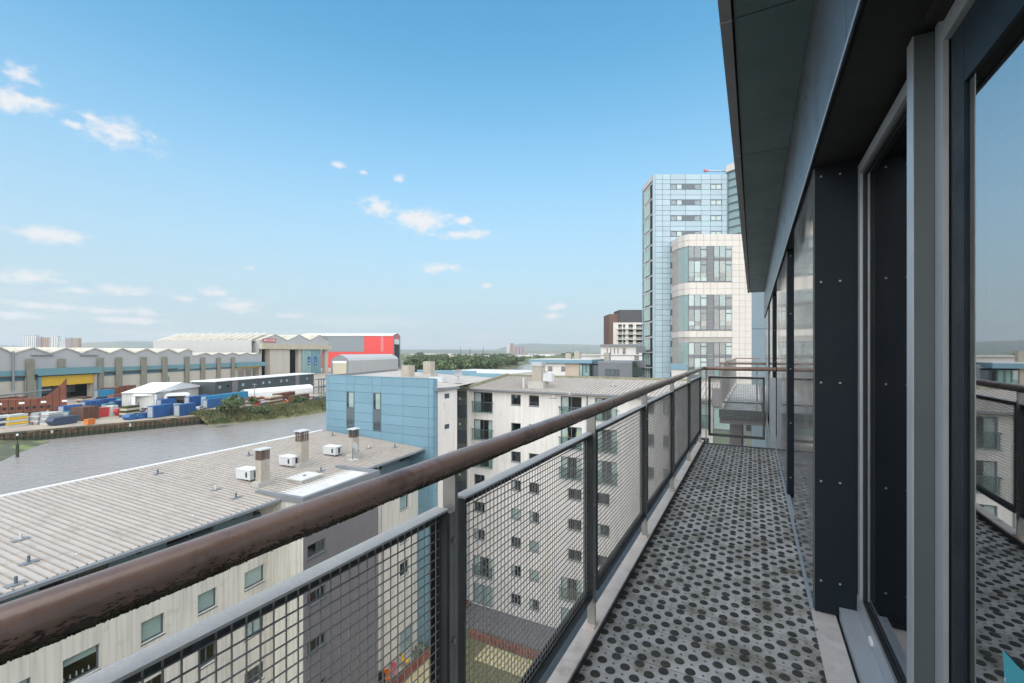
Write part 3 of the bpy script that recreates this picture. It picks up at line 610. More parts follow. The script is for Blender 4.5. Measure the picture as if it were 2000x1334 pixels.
# setback top storey
WT = HC - 10.35; sb_holes = []
x = -2.0
while x < 31:
    if not 17.5 < x < 23.5: sb_holes.append((x, x + 2.3, WT + .9, EZ - .35)); sb_holes.append((x + 3.3, x + 3.55, WT + 1.1, EZ - .5))
    x += 4.6
obj('setback_wall', wall_holes(WL0, WL1, WT, EZ - .1, sb_holes, .2, .9), 'setback', wing)
for h in sb_holes: window(wing, *h, y=1.02, sill=False, mull=(.5,) if h[1] - h[0] > 1 else ())
for x in (8.4, 13.05, 26.9, 3.8): obj('bulkhead_lamp', MB().tube((x, .88, WT + 1.9), (x, .78, WT + 1.9), .17, 14), 'unit_white', wing)
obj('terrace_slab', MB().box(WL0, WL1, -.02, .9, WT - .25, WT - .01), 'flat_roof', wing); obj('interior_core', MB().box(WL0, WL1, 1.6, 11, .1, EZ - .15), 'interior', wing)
# main wall and its windows
wx = [W.px(120, .1), W.px(193, .1), W.px(273, .1), W.px(319, .1), W.px(384, .1), W.px(421, .1), W.px(475, .1), W.px(514, .1), W.px(779, .1), W.px(796, .1), W.px(822, .1), W.px(833, .1)]
cols = [(wx[0] - 4.2, wx[0] - 3.1), (wx[0] - 1.9, wx[0] - .9)] + [(wx[k], wx[k + 1]) for k in range(0, 12, 2)]
holes = []; meta = []
ztop = W.pix(296, 1205, .1)[1]; zbot = W.pix(296, 1243, .1)[1]
for r in range(4):
    for c, (a, b) in enumerate(cols):
        z1 = ztop - r * 2.75; z0 = z1 - (.98 if c < 6 else 1.15)
        if c == 2 and r == 0: z0 -= .08
        if r == 3 and c == 6: z0 = .15; z1 = 2.3; b += .6
        holes.append((a, b, z0, z1)); meta.append((r, c))
obj('wall', wall_holes(WL0, WL1, 0, WT - .26, holes, .16), 'render_cream', wing); obj('coping', MB().box(WL0, WL1, -.06, .12, WT - .255, WT - .2), 'gutter', wing)
for h, (r, c) in zip(holes, meta):
    window(wing, *h, y=.12, mull=(.5,) if (r > 0 and c != 2) else (), dress='half' if (r, c) == (0, 2) else ('blind' if r == 0 or (r + c) % 3 == 0 else None))
# little ornaments on the first windowsill
for k in range(5):
    xx = wx[0] + .15 + k * .2; z = holes[2][2] + .07; obj('ornament', MB().tube((xx, .3, z), (xx, .3, z + .12 + .03 * (k % 3)), .035, 7, r2=.015), 'white_trim', wing)
for x in (W.px(583) - .7, W.px(745)): obj('downpipe', MB().tube((x, -.07, 0), (x, -.07, WT - .3), .05, 8), 'white_trim', wing)
# stair bay
b0, b1, bd = W.px(590, -2.3), W.px(737, -2.3), -2.3; bayz = HC - 8.15
bay = obj('stair_bay', MB().box(b0, b1, bd + .3, 1.2, 0, bayz - .3), 'render_cream', wing); obj('bay_side', MB().box(b0 + .001, b0 + .1, bd - .079, bd + .299, 0, bayz - .31), 'render_cream', bay); obj('bay_interior', MB().box(b0 + .12, b1 - .02, bd + .22, bd + .29, 0, bayz - .4), 'interior', bay); bh = []
for r in range(6): bh.append((b0 + .3, b0 + 1.65, HC - 12.5 - r * 2.75 + .75, HC - 12.5 - r * 2.75 + 1.5)) if HC - 12.5 - r * 2.75 > .3 else None
obj('bay_front', wall_holes(b0, b1, 0, bayz - .3, bh, .1, bd - .08), 'mauve', bay)
for h in bh: window(bay, *h, y=bd, mull=(.55,), sill=True, dress=None)
obj('bay_roof', MB().box(b0 + .15, b1 - .15, bd + .1, 1.3, bayz - .3, bayz - .2), 'flat_roof', bay)
for q in ((b0 - .1, b1 + .1, bd - .15, bd + .1), (b0 - .1, b0 + .15, bd + .101, 1.3), (b1 - .15, b1 + .1, bd + .101, 1.3)): obj('parapet', MB().box(*q, bayz - .35, bayz), 'gutter', bay)
obj('downpipe', MB().tube((b0 - .3, -.6, EZ - .12), (b0 - .12, .02, EZ - .7), .05, 8), 'unit_white', bay)
# roof furniture
def on_roof(u, v):                                     # where the ray meets the roof slope
    d = ray(u, v); c = Vector((0, 0, HC)); t = 20.0
    for _ in range(30):
        p = c + d * t; l = p - W.o; y = l.dot(W.y); t += (p.z - rz_(y)) / -d.z * .9
    return l.dot(W.x), y, rz_(y)
for n_, (u, v, h, wd, lab) in enumerate(((513, 947, 2.2, .3, 'near'), (590, 910, 2.5, .34, 'mid'), (691, 893, 2.2, .3, 'far'))):
    x, y, z = on_roof(u, v); c = obj('chimney', MB().box(x - wd, x + wd, y - wd * .8, y + wd * .8, z - .1, z + h * .72), 'brick_chim', wing)
    obj('chimney_base', MB().box(x - wd - .25, x + wd + .25, y - wd, y + wd, z - .1, z + .28), 'chim_base', c)
    cg = MB(); 
    for a in [k / 5 - 1 for k in range(11)]:
        for s_ in (-1, 1): cg.box(x + a * wd - .008, x + a * wd + .008, y + s_ * wd * .8 - .008, y + s_ * wd * .8 + .008, z + h * .72, z + h); cg.box(x + s_ * wd - .008, x + s_ * wd + .008, y + a * wd * .8 - .008, y + a * wd * .8 + .008, z + h * .72, z + h)
    tag(obj('cage', cg, 'rust_dark', c), kind='stuff'); obj('flue', MB().tube((x, y, z + h * .7), (x, y, z + h), .05, 7), 'frame_grey', c); obj('cap', MB().box(x - wd - .08, x + wd + .08, y - wd * .8 - .08, y + wd * .8 + .08, z + h, z + h + .07), 'unit_white', c)
def world(fr, x, y, z): return fr.o + fr.x * x + fr.y * y + Vector((0, 0, z))
for n_, (u, v, lab) in enumerate(((485, 937, 'white boxed ventilation unit on the ribbed roof, farthest from the blue block'), (566, 910, 'white boxed ventilation unit between two brick chimneys on the ribbed roof'), (650, 889, 'white boxed ventilation unit nearest the blue block on the ribbed roof'))):
    x, y, z = on_roof(u, v); t = thing('ventilation_unit', lab, 'vent unit', world(W, x, y, z - .05), W.a, 'ventilation units on the ribbed roof')
    t.scale = (.75, .75, .8)
    bx('casing', 'unit_white', t, -.5, .5, -.85, .85, .22, .95); bx('lid', 'white_trim', t, -.54, .54, -.89, .89, .951, .99); bx('grille', 'interior', t, -.12, .12, -.862, -.8505, .32, .85); bx('grille', 'interior', t, -.512, -.5005, -.5, -.3, .4, .8)
    [bx('foot', 'galv', t, a, a + .08, b, b + .08, 0, .219) for a in (-.45, .37) for b in (-.75, .67)]
x, y, z = on_roof(595, 937); t = thing('roof_hatch', 'flat square pale hatch on the ribbed roof beside the stair bay', 'hatch', world(W, x, y, z), W.a); bx('kerb', 'chim_base', t, -.8, .8, -.6, .6, -.05, .2); bx('lid', 'flat_roof', t, -.88, .88, -.68, .68, .2, .27); bx('handle', 'frame_grey', t, -.1, .1, -.05, .05, .27, .32)
def dish(loc, rz, lab, s_=1.0):
    t = thing('satellite_dish', lab, 'dish', loc, rz); m = MB(); k = 14; c = Vector((0, -.1, .95 * s_)); m.v.append(tuple(c))
    for rr_, q in ((.25, .03), (.46, .1)):
        for i in range(k): a = 6.2832 * i / k; m.v.append((rr_ * s_ * math.cos(a), -.1 - q * s_, .95 * s_ + rr_ * s_ * math.sin(a)))
    for i in range(k): j = (i + 1) % k; m.f.append((0, 1 + i, 1 + j)); m.f.append((1 + i, 1 + k + i, 1 + k + j, 1 + j))
    obj('reflector', m, 'cargrey', t, smooth=True); obj('mast', MB().tube((0, 0, 0), (0, 0, .95 * s_), .03, 7), 'frame_grey', t); obj('feed_arm', MB().tube((0, -.1, .55 * s_), (0, -.6 * s_, .75 * s_), .02, 6), 'frame_grey', t); bx('ballast', 'concrete', t, -.35, .35, -.35, .35, -.06, .12)
x, y, z = on_roof(689, 900); dish(world(W, x, y, z), W.a + 1.2, 'grey satellite dish against the chimney on the ribbed roof')
for (u, v) in ((486, 890), (461, 973), (627, 921), (650, 851), (771, 874), (308, 926), (56, 1100), (31, 1142), (40, 1055), (421, 957), (720, 876)):
    x, y, z = on_roof(u, v); o = obj('roof_anchor', MB().box(x - .28, x + .28, y - .14, y + .14, z, z + .05), 'gutter', wing); obj('anchor_post', MB().tube((x, y, z), (x, y, z + .3), .05, 8), 'unit_white' if u in (40, 421, 720) else 'frame_grey', o)

# ------------------------------------------------------------------ blue corner block
B = Frame(-37.8, 31.5, 0); blue = B.thing('corner_block', 'light blue panelled corner block with two tall slit windows', 'building')
BT = HC - 2.3; gx = [0, .45, 2.9, 3.93, 6.26, 7.4, 10.0, 12.87, 13.37]; gz = [BT, HC - 3.07, HC - 3.8, HC - 4.8, HC - 5.75, HC - 6.6, HC - 7.35, HC - 8.3, HC - 9.3, HC - 10.3, HC - 12, HC - 13.5, HC - 15, HC - 17, HC - 19, HC - 21, HC - 23, 0]
slits = [(2.9, 3.93, HC - 7.31, HC - 3.8), (6.39, 7.35, HC - 7.29, HC - 3.76)]
bm = MB().prism([(.02, .05), (13.35, .05), (13.35, 3.39), (9.5, 3.39), (8, 16.4), (-5.2, 16.4)], 0, HC - 3.6); obj('core', bm, 'joint', blue)
for a, b in zip(gx, gx[1:]):
    for c, d in zip(gz, gz[1:]):
        h = next((s_ for s_ in slits if a < (s_[0] + s_[1]) / 2 < b and s_[2] - .1 < (c + d) / 2 < s_[3] + .1), None)
        if h is None: pan('panel', 'blue_panel', blue, a + .012, b - .012, 0, .045, d + .012, c - .012)
        else:
            if h[0] - a > .05: pan('panel', 'blue_panel', blue, a + .012, h[0], 0, .045, d + .012, c - .012)
            if b - h[1] > .05: pan('panel', 'blue_panel', blue, h[1], b - .012, 0, .045, d + .012, c - .012)
for h in slits:
    window(blue, *h, y=-.028, fr=.07, mull=(), trans=(.22, .55), sill=False, dress=None); o = pan('spandrel', 'frame_grey', blue, h[0] + .07, h[1] - .07, -.012, -.004, h[2] + .25 * 3.5, h[2] + 1.9); pan('blind', 'blind', blue, h[0] + .3, h[1] - .07, .02, .03, h[2] + 2.0, h[3] - .08)
for i in range(17): pan('panel', 'blue_panel', blue, 13.352, 13.372, .05, .6, gz[i + 1] + .012, gz[i] - .012)
# roof behind the parapet, side wall in white render
rf = MB(); rf.face((0, .06, BT - .25), (13.3, .06, HC - 3.15), (13.3, 3.6, HC - 3.2), (10.2, 16.5, HC - 3.1), (-5.6, 16.5, BT - .25)); obj('roof', rf, 'roof_sheet', blue)
obj('roof_kerb', MB().tube((-.1, .1, BT - .12), (-5.7, 16.5, BT - .12), .16, 4), 'gutter', blue); obj('parapet_cap', MB().box(-.02, 13.4, -.03, .25, BT, BT + .04), 'blue_panel', blue); obj('parapet_back', MB().box(0, 13.35, .051, .2, BT - .9, BT - .001), 'gutter', blue)
SW = Frame(-24.4, 31.5, 90); sw = obj('side_wall', wall_holes(.6, 3.55, 0, HC - 3.35, [(1.6, 2.36, HC - 4.16 - r * 2.75, HC - 3.72 - r * 2.75) for r in range(7)], .12), 'render', blue, (13.4, 0, 0), R(90))
for r in range(7): window(sw, 1.6, 2.36, HC - 4.16 - r * 2.75, HC - 3.72 - r * 2.75, y=.08, mull=(.5,), sill=False)
obj('side_return', MB().box(9.5, 13.38, 3.4, 3.55, 0, HC - 3.4), 'render', blue); obj('gutter', MB().box(13.2, 13.6, .25, 3.7, HC - 3.4, HC - 3.22), 'gutter', blue)
obj('side_core', MB().box(12.6, 13.2, .7, 3.3, 0, HC - 3.4), 'interior', blue)
for n_, (u, v, h) in enumerate(((797, 740, 1.4), (838, 735, 1.7))):
    d = ray(u, v); p = d * ((-2.75) / d.z); x, y = p.x + 37.8, p.y - 31.5
    c = obj('chimney', MB().box(x - .5, x + .5, y - .45, y + .45, HC - 3.2, HC - 2.75 + h), 'brick_chim', blue); obj('chimney_base', MB().box(x - .75, x + .75, y - .7, y + .7, HC - 3.3, HC - 2.5), 'chim_base', c)
d = ray(895, 745); p = d * (-2.9 / d.z); dish((p.x, p.y, HC - 2.95), .6, 'dark satellite dish on the roof between the blue block and the white block', .9)
d = ray(855, 742); p = d * (-2.8 / d.z); t = thing('roof_box', 'white plant box on the flat roof behind the blue panels', 'vent unit', (p.x, p.y, HC - 3.0)); bx('casing', 'unit_white', t, -.8, .8, -.4, .4, .02, .5); bx('base', 'chim_base', t, -.9, .9, -.5, .5, -.15, .02)
# second blue edged block behind
b2 = thing('blue_edged_block', 'low block with a thin pale blue roof edge behind the corner block', 'building', (-40, 48.2, 0)); obj('wall', MB().box(0, 13, .2, 14, 0, HC - 3.0), 'render', b2); obj('roof_edge', MB().box(-.1, 9.2, 0, .3, HC - 3.05, HC - 2.35), 'blue_panel', b2); obj('roof_edge', MB().box(8.6, 13.2, -.35, .0, HC - 3.1, HC - 2.6), 'blue_panel', b2); obj('roof', MB().box(0, 13, .3, 14, HC - 3.0, HC - 2.7), 'flat_roof', b2)

# ------------------------------------------------------------------ white block across the courtyard
V = Frame(-25.5, 39, 0); wb = V.thing('apartment_block', 'white rendered apartment block with ribbed roof, facing across the courtyard', 'building')
VE = HC - 3.75; VX1 = 23.0; F_ = 'french'
cw = [(.38, 2.6, 'A'), (4.68, 5.74, 'B'), (6.61, 7.68, 'B'), (9.85, 11.87, 'D'), (13.1, 15.06, 'D'), (17.2, 18.2, 'B'), (18.9, 19.9, 'B'), (20.6, 22.4, 'A')]
holes = []; info = []
for r in range(8):
    zc = HC - 4.6 - r * 2.755
    for c, (a, b, k) in enumerate(cw):
        fren = k in 'AD' and r in (0, 1, 2, 6, 7)
        if fren: h = (a, b, zc - 1.42, zc + .58)
        elif k == 'A': h = (a + .05, a + 1.3, zc - .5, zc + .52)
        elif k == 'D': h = (b - 1.32, b, zc - .5, zc + .5) if c == 3 else (a, a + 1.32, zc - .5, zc + .5)
        else: h = (a, b, zc - .5, zc + .52)
        if r == 7 and fren: h = (a, b, .08, 2.15)
        holes.append(h); info.append((fren, r, c))
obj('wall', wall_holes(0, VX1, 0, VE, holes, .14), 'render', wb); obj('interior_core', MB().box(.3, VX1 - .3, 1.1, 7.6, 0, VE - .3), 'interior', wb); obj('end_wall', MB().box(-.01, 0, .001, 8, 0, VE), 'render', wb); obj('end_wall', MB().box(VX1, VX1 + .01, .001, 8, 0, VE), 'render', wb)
rr = random.Random(3)
for h, (fren, r, c) in zip(holes, info):
    dr_ = rr.choice(['curtains', 'curtain', 'curtains', 'curtains', 'blind']) if fren else rr.choice([None, None, 'blind', 'curtain', None])
    wd = window(wb, *h, y=.1, fr=.075, mull=(.5,) if fren else ((.55,) if c in (0, 3, 4) else ()), dress=dr_, sill=not fren)
    if (r, c) == (1, 3):
        for q in (.25, .75): xx = h[0] + (h[1] - h[0]) * q; obj('figurine', MB().tube((xx, .3, h[2] + .9), (xx, .3, h[2] + 1.5), .16, 8, r2=.1), 'yellow_thing', wd)
    if fren and r < 7:
        bal = obj('balconette', MB().box(h[0] - .12, h[1] + .12, -.22, -.16, h[2] + 1.02, h[2] + 1.08).box(h[0] - .12, h[1] + .12, -.21, -.17, h[2] - .04, h[2] + .0).box(h[0] - .12, h[0] - .08, -.21, -.001, h[2] + .96, h[2] + 1.02).box(h[1] + .08, h[1] + .12, -.21, -.001, h[2] + .96, h[2] + 1.02), 'frame_grey', wb)
        pan('glass_panel', 'glass_green', bal, h[0] - .08, h[1] + .08, -.195, -.185, h[2] + .02, h[2] + 1.0); 
        for q in (.0, .5, 1): xx = h[0] + (h[1] - h[0]) * q; obj('baluster', MB().box(xx - .015, xx + .015, -.205, -.175, h[2], h[2] + 1.02), 'frame_grey', bal)
for x in (-.12, 12.4): obj('downpipe', MB().tube((x, -.06, 0), (x, -.06, VE + .1), .055, 8), 'gutter', wb)
# roof
def vz(y): return VE + .12 + (y + .35) * .108
def vbox(m, x0, x1, y0, y1, a, b):
    k = len(m.v); m.v += [(x0, y0, vz(y0) + a), (x1, y0, vz(y0) + a), (x1, y1, vz(y1) + a), (x0, y1, vz(y1) + a), (x0, y0, vz(y0) + b), (x1, y0, vz(y0) + b), (x1, y1, vz(y1) + b), (x0, y1, vz(y1) + b)]
    m.f += [tuple(k + q for q in f) for f in ((3, 2, 1, 0), (4, 5, 6, 7), (0, 1, 5, 4), (1, 2, 6, 5), (2, 3, 7, 6), (3, 0, 4, 7))]; return m
VS = vbox(MB(), 0, .28, -.35, 7.6, -.03, 0).mesh('roof_sheet', 'roof_sheet'); VR = vbox(MB(), .28, .34, -.34, 7.59, -.03, .05).mesh('rib', 'rib')
for i in range(67):
    o = obj('roof_sheet', VS, None, wb, (.2 + i * .34, 0, 0)); obj('rib', VR, None, o)
obj('gutter', MB().box(-.1, VX1 + .2, -.52, -.36, VE - .05, VE + .1), 'gutter', wb); obj('eaves', MB().box(0, VX1, -.36, .0, VE - .1, VE - .03), 'gutter', wb); obj('verge', vbox(MB(), -.15, .19, -.4, 7.8, -.1, .28), 'moss_edge', wb); obj('ridge_wall', MB().box(-.2, VX1 + .2, 7.61, 7.9, VE, vz(7.6) + .2), 'moss_edge', wb)
d = ray(1052, 748); p = d * (-3.0 / d.z); x, y = p.x + 25.5, p.y - 39
c = obj('chimney', MB().box(x - .5, x + .5, y - .45, y + .45, HC - 3.6, HC - 1.35), 'brick_chim', wb); obj('chimney_base', MB().box(x - .8, x + .8, y - .75, y + .75, HC - 3.6, HC - 2.85), 'chim_base', c); obj('cap', MB().box(x - .55, x + .55, y - .5, y + .5, HC - 1.35, HC - .95), 'alu', c); obj('vent_box', MB().box(x + .55, x + 1.5, y - .3, y + .4, HC - 2.8, HC - 2.05), 'unit_white', wb); obj('vent_pipe', MB().tube((x - 1.3, y - .7, HC - 3.6), (x - 1.3, y - .7, HC - 2.5), .09, 8), 'unit_white', wb)
for (u, v) in ((1112, 755), (1145, 741), (1080, 757), (1197, 750)):
    d = ray(u, v); p = d * (-3.0 / d.z); x, y = p.x + 25.5, p.y - 39; o = obj('roof_anchor', MB().box(x - .28, x + .28, y - .14, y + .14, vz(y), vz(y) + .06), 'gutter', wb); obj('anchor_post', MB().tube((x, y, vz(y)), (x, y, vz(y) + .28), .05, 7), 'unit_white', o)
# stair glazing between the corner block and the white block
sg = thing('stair_glazing', 'dark glazed stair strip between the blue corner block and the white block', 'building', (-28, 38.7, 0)); obj('wall', MB().box(-1, 2.45, .3, 2.2, 0, HC - 3.7), 'render', sg)
for r in range(9):
    z1 = HC - 4.0 - r * 2.6
    if z1 > 1: o = obj('glazing', MB().box(.85, 2.32, 0, .06, z1 - 2.55, z1), 'frame_grey', sg); pan('pane', 'glass', o, .9, 2.27, -.012, -.004, z1 - 1.45, z1 - .05); pan('lining', 'stair_lining', o, .92, 2.25, -.003, -.001, z1 - 1.4, z1 - .08); obj('notice', MB().box(1.3, 1.5, -.02, -.014, z1 - .85, z1 - .65), 'sign_white', o)
obj('reveal', MB().box(2.33, 2.5, -.1, .29, 0, HC - 3.6), 'render', sg); obj('roof', MB().box(-1, 2.5, .0, 2.4, HC - 3.7, HC - 3.5), 'flat_roof', sg)
# glazed olive block beyond the balcony end
gb = thing('glazed_block', 'low block with olive spandrels and dark glazing behind the balcony end rail', 'building', (-2.4, 33, 0)); obj('core', MB().box(0, 9, .2, 5.5, 0, HC - 3.0), 'interior', gb); obj('parapet', MB().box(-.05, 9, 0, .19, HC - 3.6, HC - 2.4), 'mauve', gb)
for r in range(6):
    z = HC - 3.6 - r * 2.75; pan('spandrel', 'olive' if r % 2 == 0 else 'frame_grey', gb, 0, 9, .05, .19, z - 2.7, z - 1.55)
    for k in range(6): window(gb, k * 1.5, k * 1.5 + 1.48, z - 1.54, z - .03, y=.08, sill=False, dress='blind' if (k + r) % 3 == 0 else None)
fw = thing('mauve_wall', 'plain mauve rendered wall below the next balcony', 'wall', (-.35, 13, 0)); obj('wall', MB().box(-.2, .08, 0, 8, 0, DZ - .32), 'mauve', fw); obj('coping', MB().box(-.22, .1, -.02, 8, DZ - .319, DZ - .301), 'gutter', fw)

# ------------------------------------------------------------------ buildings further along the river front
E_ = Frame(-40.5, 88, 0); eb = E_.thing('terrace_block', 'low white block with pale blue roof edge and tan panel beyond the ribbed roof', 'building'); ex = lambda u: E_.px(u)
ez = lambda v, u=1100: E_.pix(u, v)[1]
x0, x1, x2, x3, x4, x5 = ex(1042), ex(1104), ex(1131), ex(1158), ex(1170), ex(1236)
hl = [(ex(1070), ex(1079), ez(725), ez(716)), (ex(1096), ex(1104.5), ez(725), ez(716))]
obj('wall', wall_holes(x0, x1, 0, ez(709), hl, .2), 'render', eb); [window(eb, *h, y=.1, fr=.09) for h in hl]; obj('interior_core', MB().box(x0 + .2, x5, .9, 12, 0, ez(712)), 'interior', eb)
bx('wall_panel', 'tan_panel', eb, x1, x2, 0, .3, 0, ez(709)); bx('roof_edge', 'blue_panel', eb, x0 - .8, x3, -.7, 12, ez(709.2), ez(702.5)); bx('roof', 'flat_roof', eb, x0 - .6, x3 - .2, -.4, 11.8, ez(702.5) + .002, ez(702.5) + .1)
for k in range(4): a = x2 + (x3 - x2) * k / 4; window(eb, a, a + (x3 - x2) / 4 - .02, ez(737), ez(711), y=.1, fr=.08, sill=False, gm='glass_green', dress='blind' if k < 3 else None)
bx('link', 'frame_grey', eb, x3 + .01, x4 - .01, .3, 8, 0, ez(712)); bx('grey_volume', 'grey_clad', eb, x4, x5, -.6, 10, 0, ez(708)); bx('grey_parapet', 'gutter', eb, x4 - .05, x5 + .05, -.65, 10, ez(708) + .002, ez(704.5)); bx('side_face', 'olive', eb, x5 + .051, x5 + .1, -.6, 10, 0, ez(705))
for k in range(3): window(eb, ex(1184 + k * 9.3), ex(1184 + k * 9.3 + 8.6), ez(731), ez(719), y=-.68, fr=.09, sill=False)
for (u, v0, v1) in ((1111, 703, 690), (1186, 706, 689), (1128, 703, 686)): x = E_.pix(u, 700, 6)[0]; bx('chimney', 'brick_chim', eb, x - .6, x + .6, 5.5, 6.5, ez(706), E_.pix(u, v1, 6)[1])
K = Frame(-60, 150, 0); kb = K.thing('apartment_block', 'white flat roofed apartments with slot windows in front of the brown clad tower', 'building'); kx = K.px; kz = lambda v: K.pix(1210, v)[1]
hl = [(kx(u), kx(u + 2), kz(691), kz(680)) for u in (1185, 1192, 1199, 1206)] + [(kx(1216), kx(1222), kz(692), kz(680)), (kx(1242), kx(1248), kz(692), kz(681)), (kx(1239), kx(1248), kz(704), kz(695)), (kx(1238), kx(1249), kz(717), kz(708)), (kx(1238), kx(1249), kz(730), kz(721))]
obj('wall', wall_holes(kx(1174), kx(1262), 0, kz(676), hl, .3), 'render', kb); [window(kb, *h, y=.15, fr=.12, sill=False) for h in hl]; obj('interior_core', MB().box(kx(1174) + .3, kx(1262), 1.2, 24, 0, kz(677)), 'interior', kb); bx('roof_edge', 'gutter', kb, kx(1173), kx(1264), -.8, 24, kz(676), kz(672.5)); bx('floor_band', 'gutter', kb, kx(1174), kx(1262), -.15, -.001, kz(694.6), kz(693.4))
bx('end_wall', 'render', kb, kx(1174) - .1, kx(1174) - .001, .01, 24, 0, kz(676)); bx('lower_wing', 'render', kb, kx(1124), kx(1173.5), 4, 20, 0, kz(695)); bx('lower_roof', 'flat_roof', kb, kx(1122), kx(1175) - .2, 3.5, 21, kz(694.9), kz(692.5)); bx('wing_band', 'gutter', kb, kx(1124), kx(1173), 3.6, 3.99, kz(703), kz(701.5))
T2 = Frame(-62, 205, 28); tb = T2.thing('brown_tower', 'brown and charcoal clad residential tower with white balcony frame', 'building'); tx = T2.px; tz = lambda v: T2.pix(1220, v)[1]
bx('brown_core', 'brown_clad', tb, tx(1191), tx(1270), 1, 14, 0, tz(613)); bx('dark_top', 'dark_clad', tb, tx(1210), tx(1275), .2, 12, tz(630), tz(605)); bx('white_frame', 'ivory_panel', tb, tx(1198), tx(1270), 0, .99, 0, tz(630))
bays = [(1205, 1223), (1225, 1238), (1240, 1256)]
for r in range(7):
    zt = tz(635 + r * 10.2)
    for a, b in bays:
        bl = bx('balcony', 'render', tb, tx(a), tx(b), -1.6, -.002, zt - 1.9, zt - 1.7); pan('balustrade', 'glass_green', bl, tx(a), tx(b), -1.6, -1.55, zt - 1.69, zt - .7); pan('opening', 'interior', tb, tx(a) + .6, tx(a) + 2.3, -.05, -.003, zt - 1.69, zt + .3); pan('opening', 'interior', tb, tx(b) - 1.4, tx(b) - .4, -.05, -.003, zt - 1.69, zt + .3)
# blue panelled tower
T = Frame(*(lambda p: (p.x, p.y))(ray(1000, HYP) * 82), 27.97); tw = T.thing('blue_tower', 'tall pale blue panelled residential tower with strip windows', 'building'); tx = T.px; tz = lambda v: T.pix(1300, v)[1]
xs = [tx(u) for u in (1279.5, 1294, 1309.5, 1339, 1369.5, 1387.5, 1410, 1420)]; ztop = tz(340)
rows = [345 + 20 + 30.7 * r for r in range(14)]
bx('core', 'joint_blue', tw, xs[0] + .05, xs[-1] + 9, .08, 6.4, 0, ztop - .05)
zz = [ztop]
for v in rows:
    zz += [tz(v - 14 if v < 370 else v - 15), tz(v - 6), tz(v + 5.2)]
zz = sorted(set(zz), reverse=True)
for q in range(len(zz) - 1):
    a, b = zz[q + 1], zz[q]
    strip = q % 3 == 2
    for c in range(len(xs) - 1):
        if strip and c in (2, 3, 5): continue
        pan('panel', 'blue_tower', tw, xs[c] + .03, xs[c + 1] - .03, 0, .075, a + .03, b - .03)
    if strip:
        window(tw, xs[2], xs[4], a, b, y=.0, fr=.12, mull=(.2, .38, .78), sill=False, dress=None); pan('spandrel', 'frame_grey', tw, xs[2] + (xs[4] - xs[2]) * .4, xs[2] + (xs[4] - xs[2]) * .77, .001, .02, a + .1, b - .1)
        window(tw, xs[5], xs[6], a, b, y=.0, fr=.12, mull=(.5,), sill=False, dress=random.choice(['curtain', 'blind', None])); pan('blind', 'blind', tw, xs[2] + 1.1, xs[2] + 2.0, .04, .05, a + .1, b - .1)
# glazed left flank with balconies near its foot
fl = obj('flank', MB().box(xs[0] - .35, xs[0] - .02, 0, .5, 0, ztop - .1), 'blue_tower', tw)
p1 = tx(1258) ; n_ = 4
for r in range(23):
    z1 = ztop - 1.2 - r * 2.8
    if z1 < 3: break
    g_ = obj('glazing_bay', MB().box(xs[0] - .3, xs[0] - .2, .8, 6.4, z1 - .25, z1), 'ivory_panel', tw); pan('pane', 'glass_green', g_, xs[0] - .26, xs[0] - .22, 2.2, 6.4, z1 - 2.55, z1 - .25); pan('recess', 'interior', g_, xs[0] - .2, xs[0] - .1, .5, 2.2, z1 - 2.55, z1 - .25); pan('blind', 'curtain', g_, xs[0] - .2, xs[0] - .1, 2.21, 6.4, z1 - 2.55, z1 - .25)  # pale sheet behind the flank panes paints in their whitish reflection
    for k in range(4): pan('mullion', 'ivory_panel' if r < 13 else 'frame_grey', g_, xs[0] - .34, xs[0] - .2, 2.2 + k * 1.4, 2.34 + k * 1.4, z1 - 2.55, z1 - .25)
    if r >= 11: pan('balcony_slab', 'gutter', g_, xs[0] - 1.6, xs[0] - .35, .6, 6.6, z1 - .2, z1); pan('balustrade', 'galv', g_, xs[0] - 1.6, xs[0] - 1.55, .6, 6.6, z1, z1 + 1.0)
obj('roof_edge', MB().box(xs[0] - .4, xs[0] - .02, .5, 6.7, ztop - .95, ztop - .1), 'ivory_panel', tw)
obj('flank_corner', MB().box(xs[0] - .42, xs[0] - .05, 6.4, 6.75, 0, ztop - .1), 'blue_tower', tw)
# glazed stair drum on the tower's right
dx, dr2 = xs[-1] + 2.6, 3.2; dm = MB(); zt2 = ztop + 1.6
dpoly = [(dx - 2.5, .4), (dx - .9, -2.2), (dx + 6, -2.2), (dx + 6, .4)]
dg = obj('stair_drum', MB().prism([(dx - 2.4, .5), (dx - .85, -2.05), (dx + 6, -2.05), (dx + 6, .5)], 0, zt2), 'blind_dim', tw)
obj('glass_skin', MB().prism(dpoly, .0, zt2 - 1.3), 'glass_green', dg)
for k in range(26):
    z = zt2 - 1.4 - k * 1.42
    if z > 0: obj('transom', MB().prism([(dx - 2.56, .4), (dx - .93, -2.27), (dx + 6.05, -2.27), (dx + 6.05, .4)], z, z + .22), 'frame_grey', dg)
obj('drum_cap', MB().prism([(dx - 2.58, .4), (dx - .95, -2.3), (dx + 6.1, -2.3), (dx + 6.1, .4)], zt2 - 1.1, zt2 + .1), 'ivory_panel', dg)
for x_ in (dx - .9, dx + 1.4): obj('drum_mullion', MB().box(x_ - .1, x_ + .1, -2.32, -2.2, 0, zt2 - 1.4), 'teal_pale', dg)
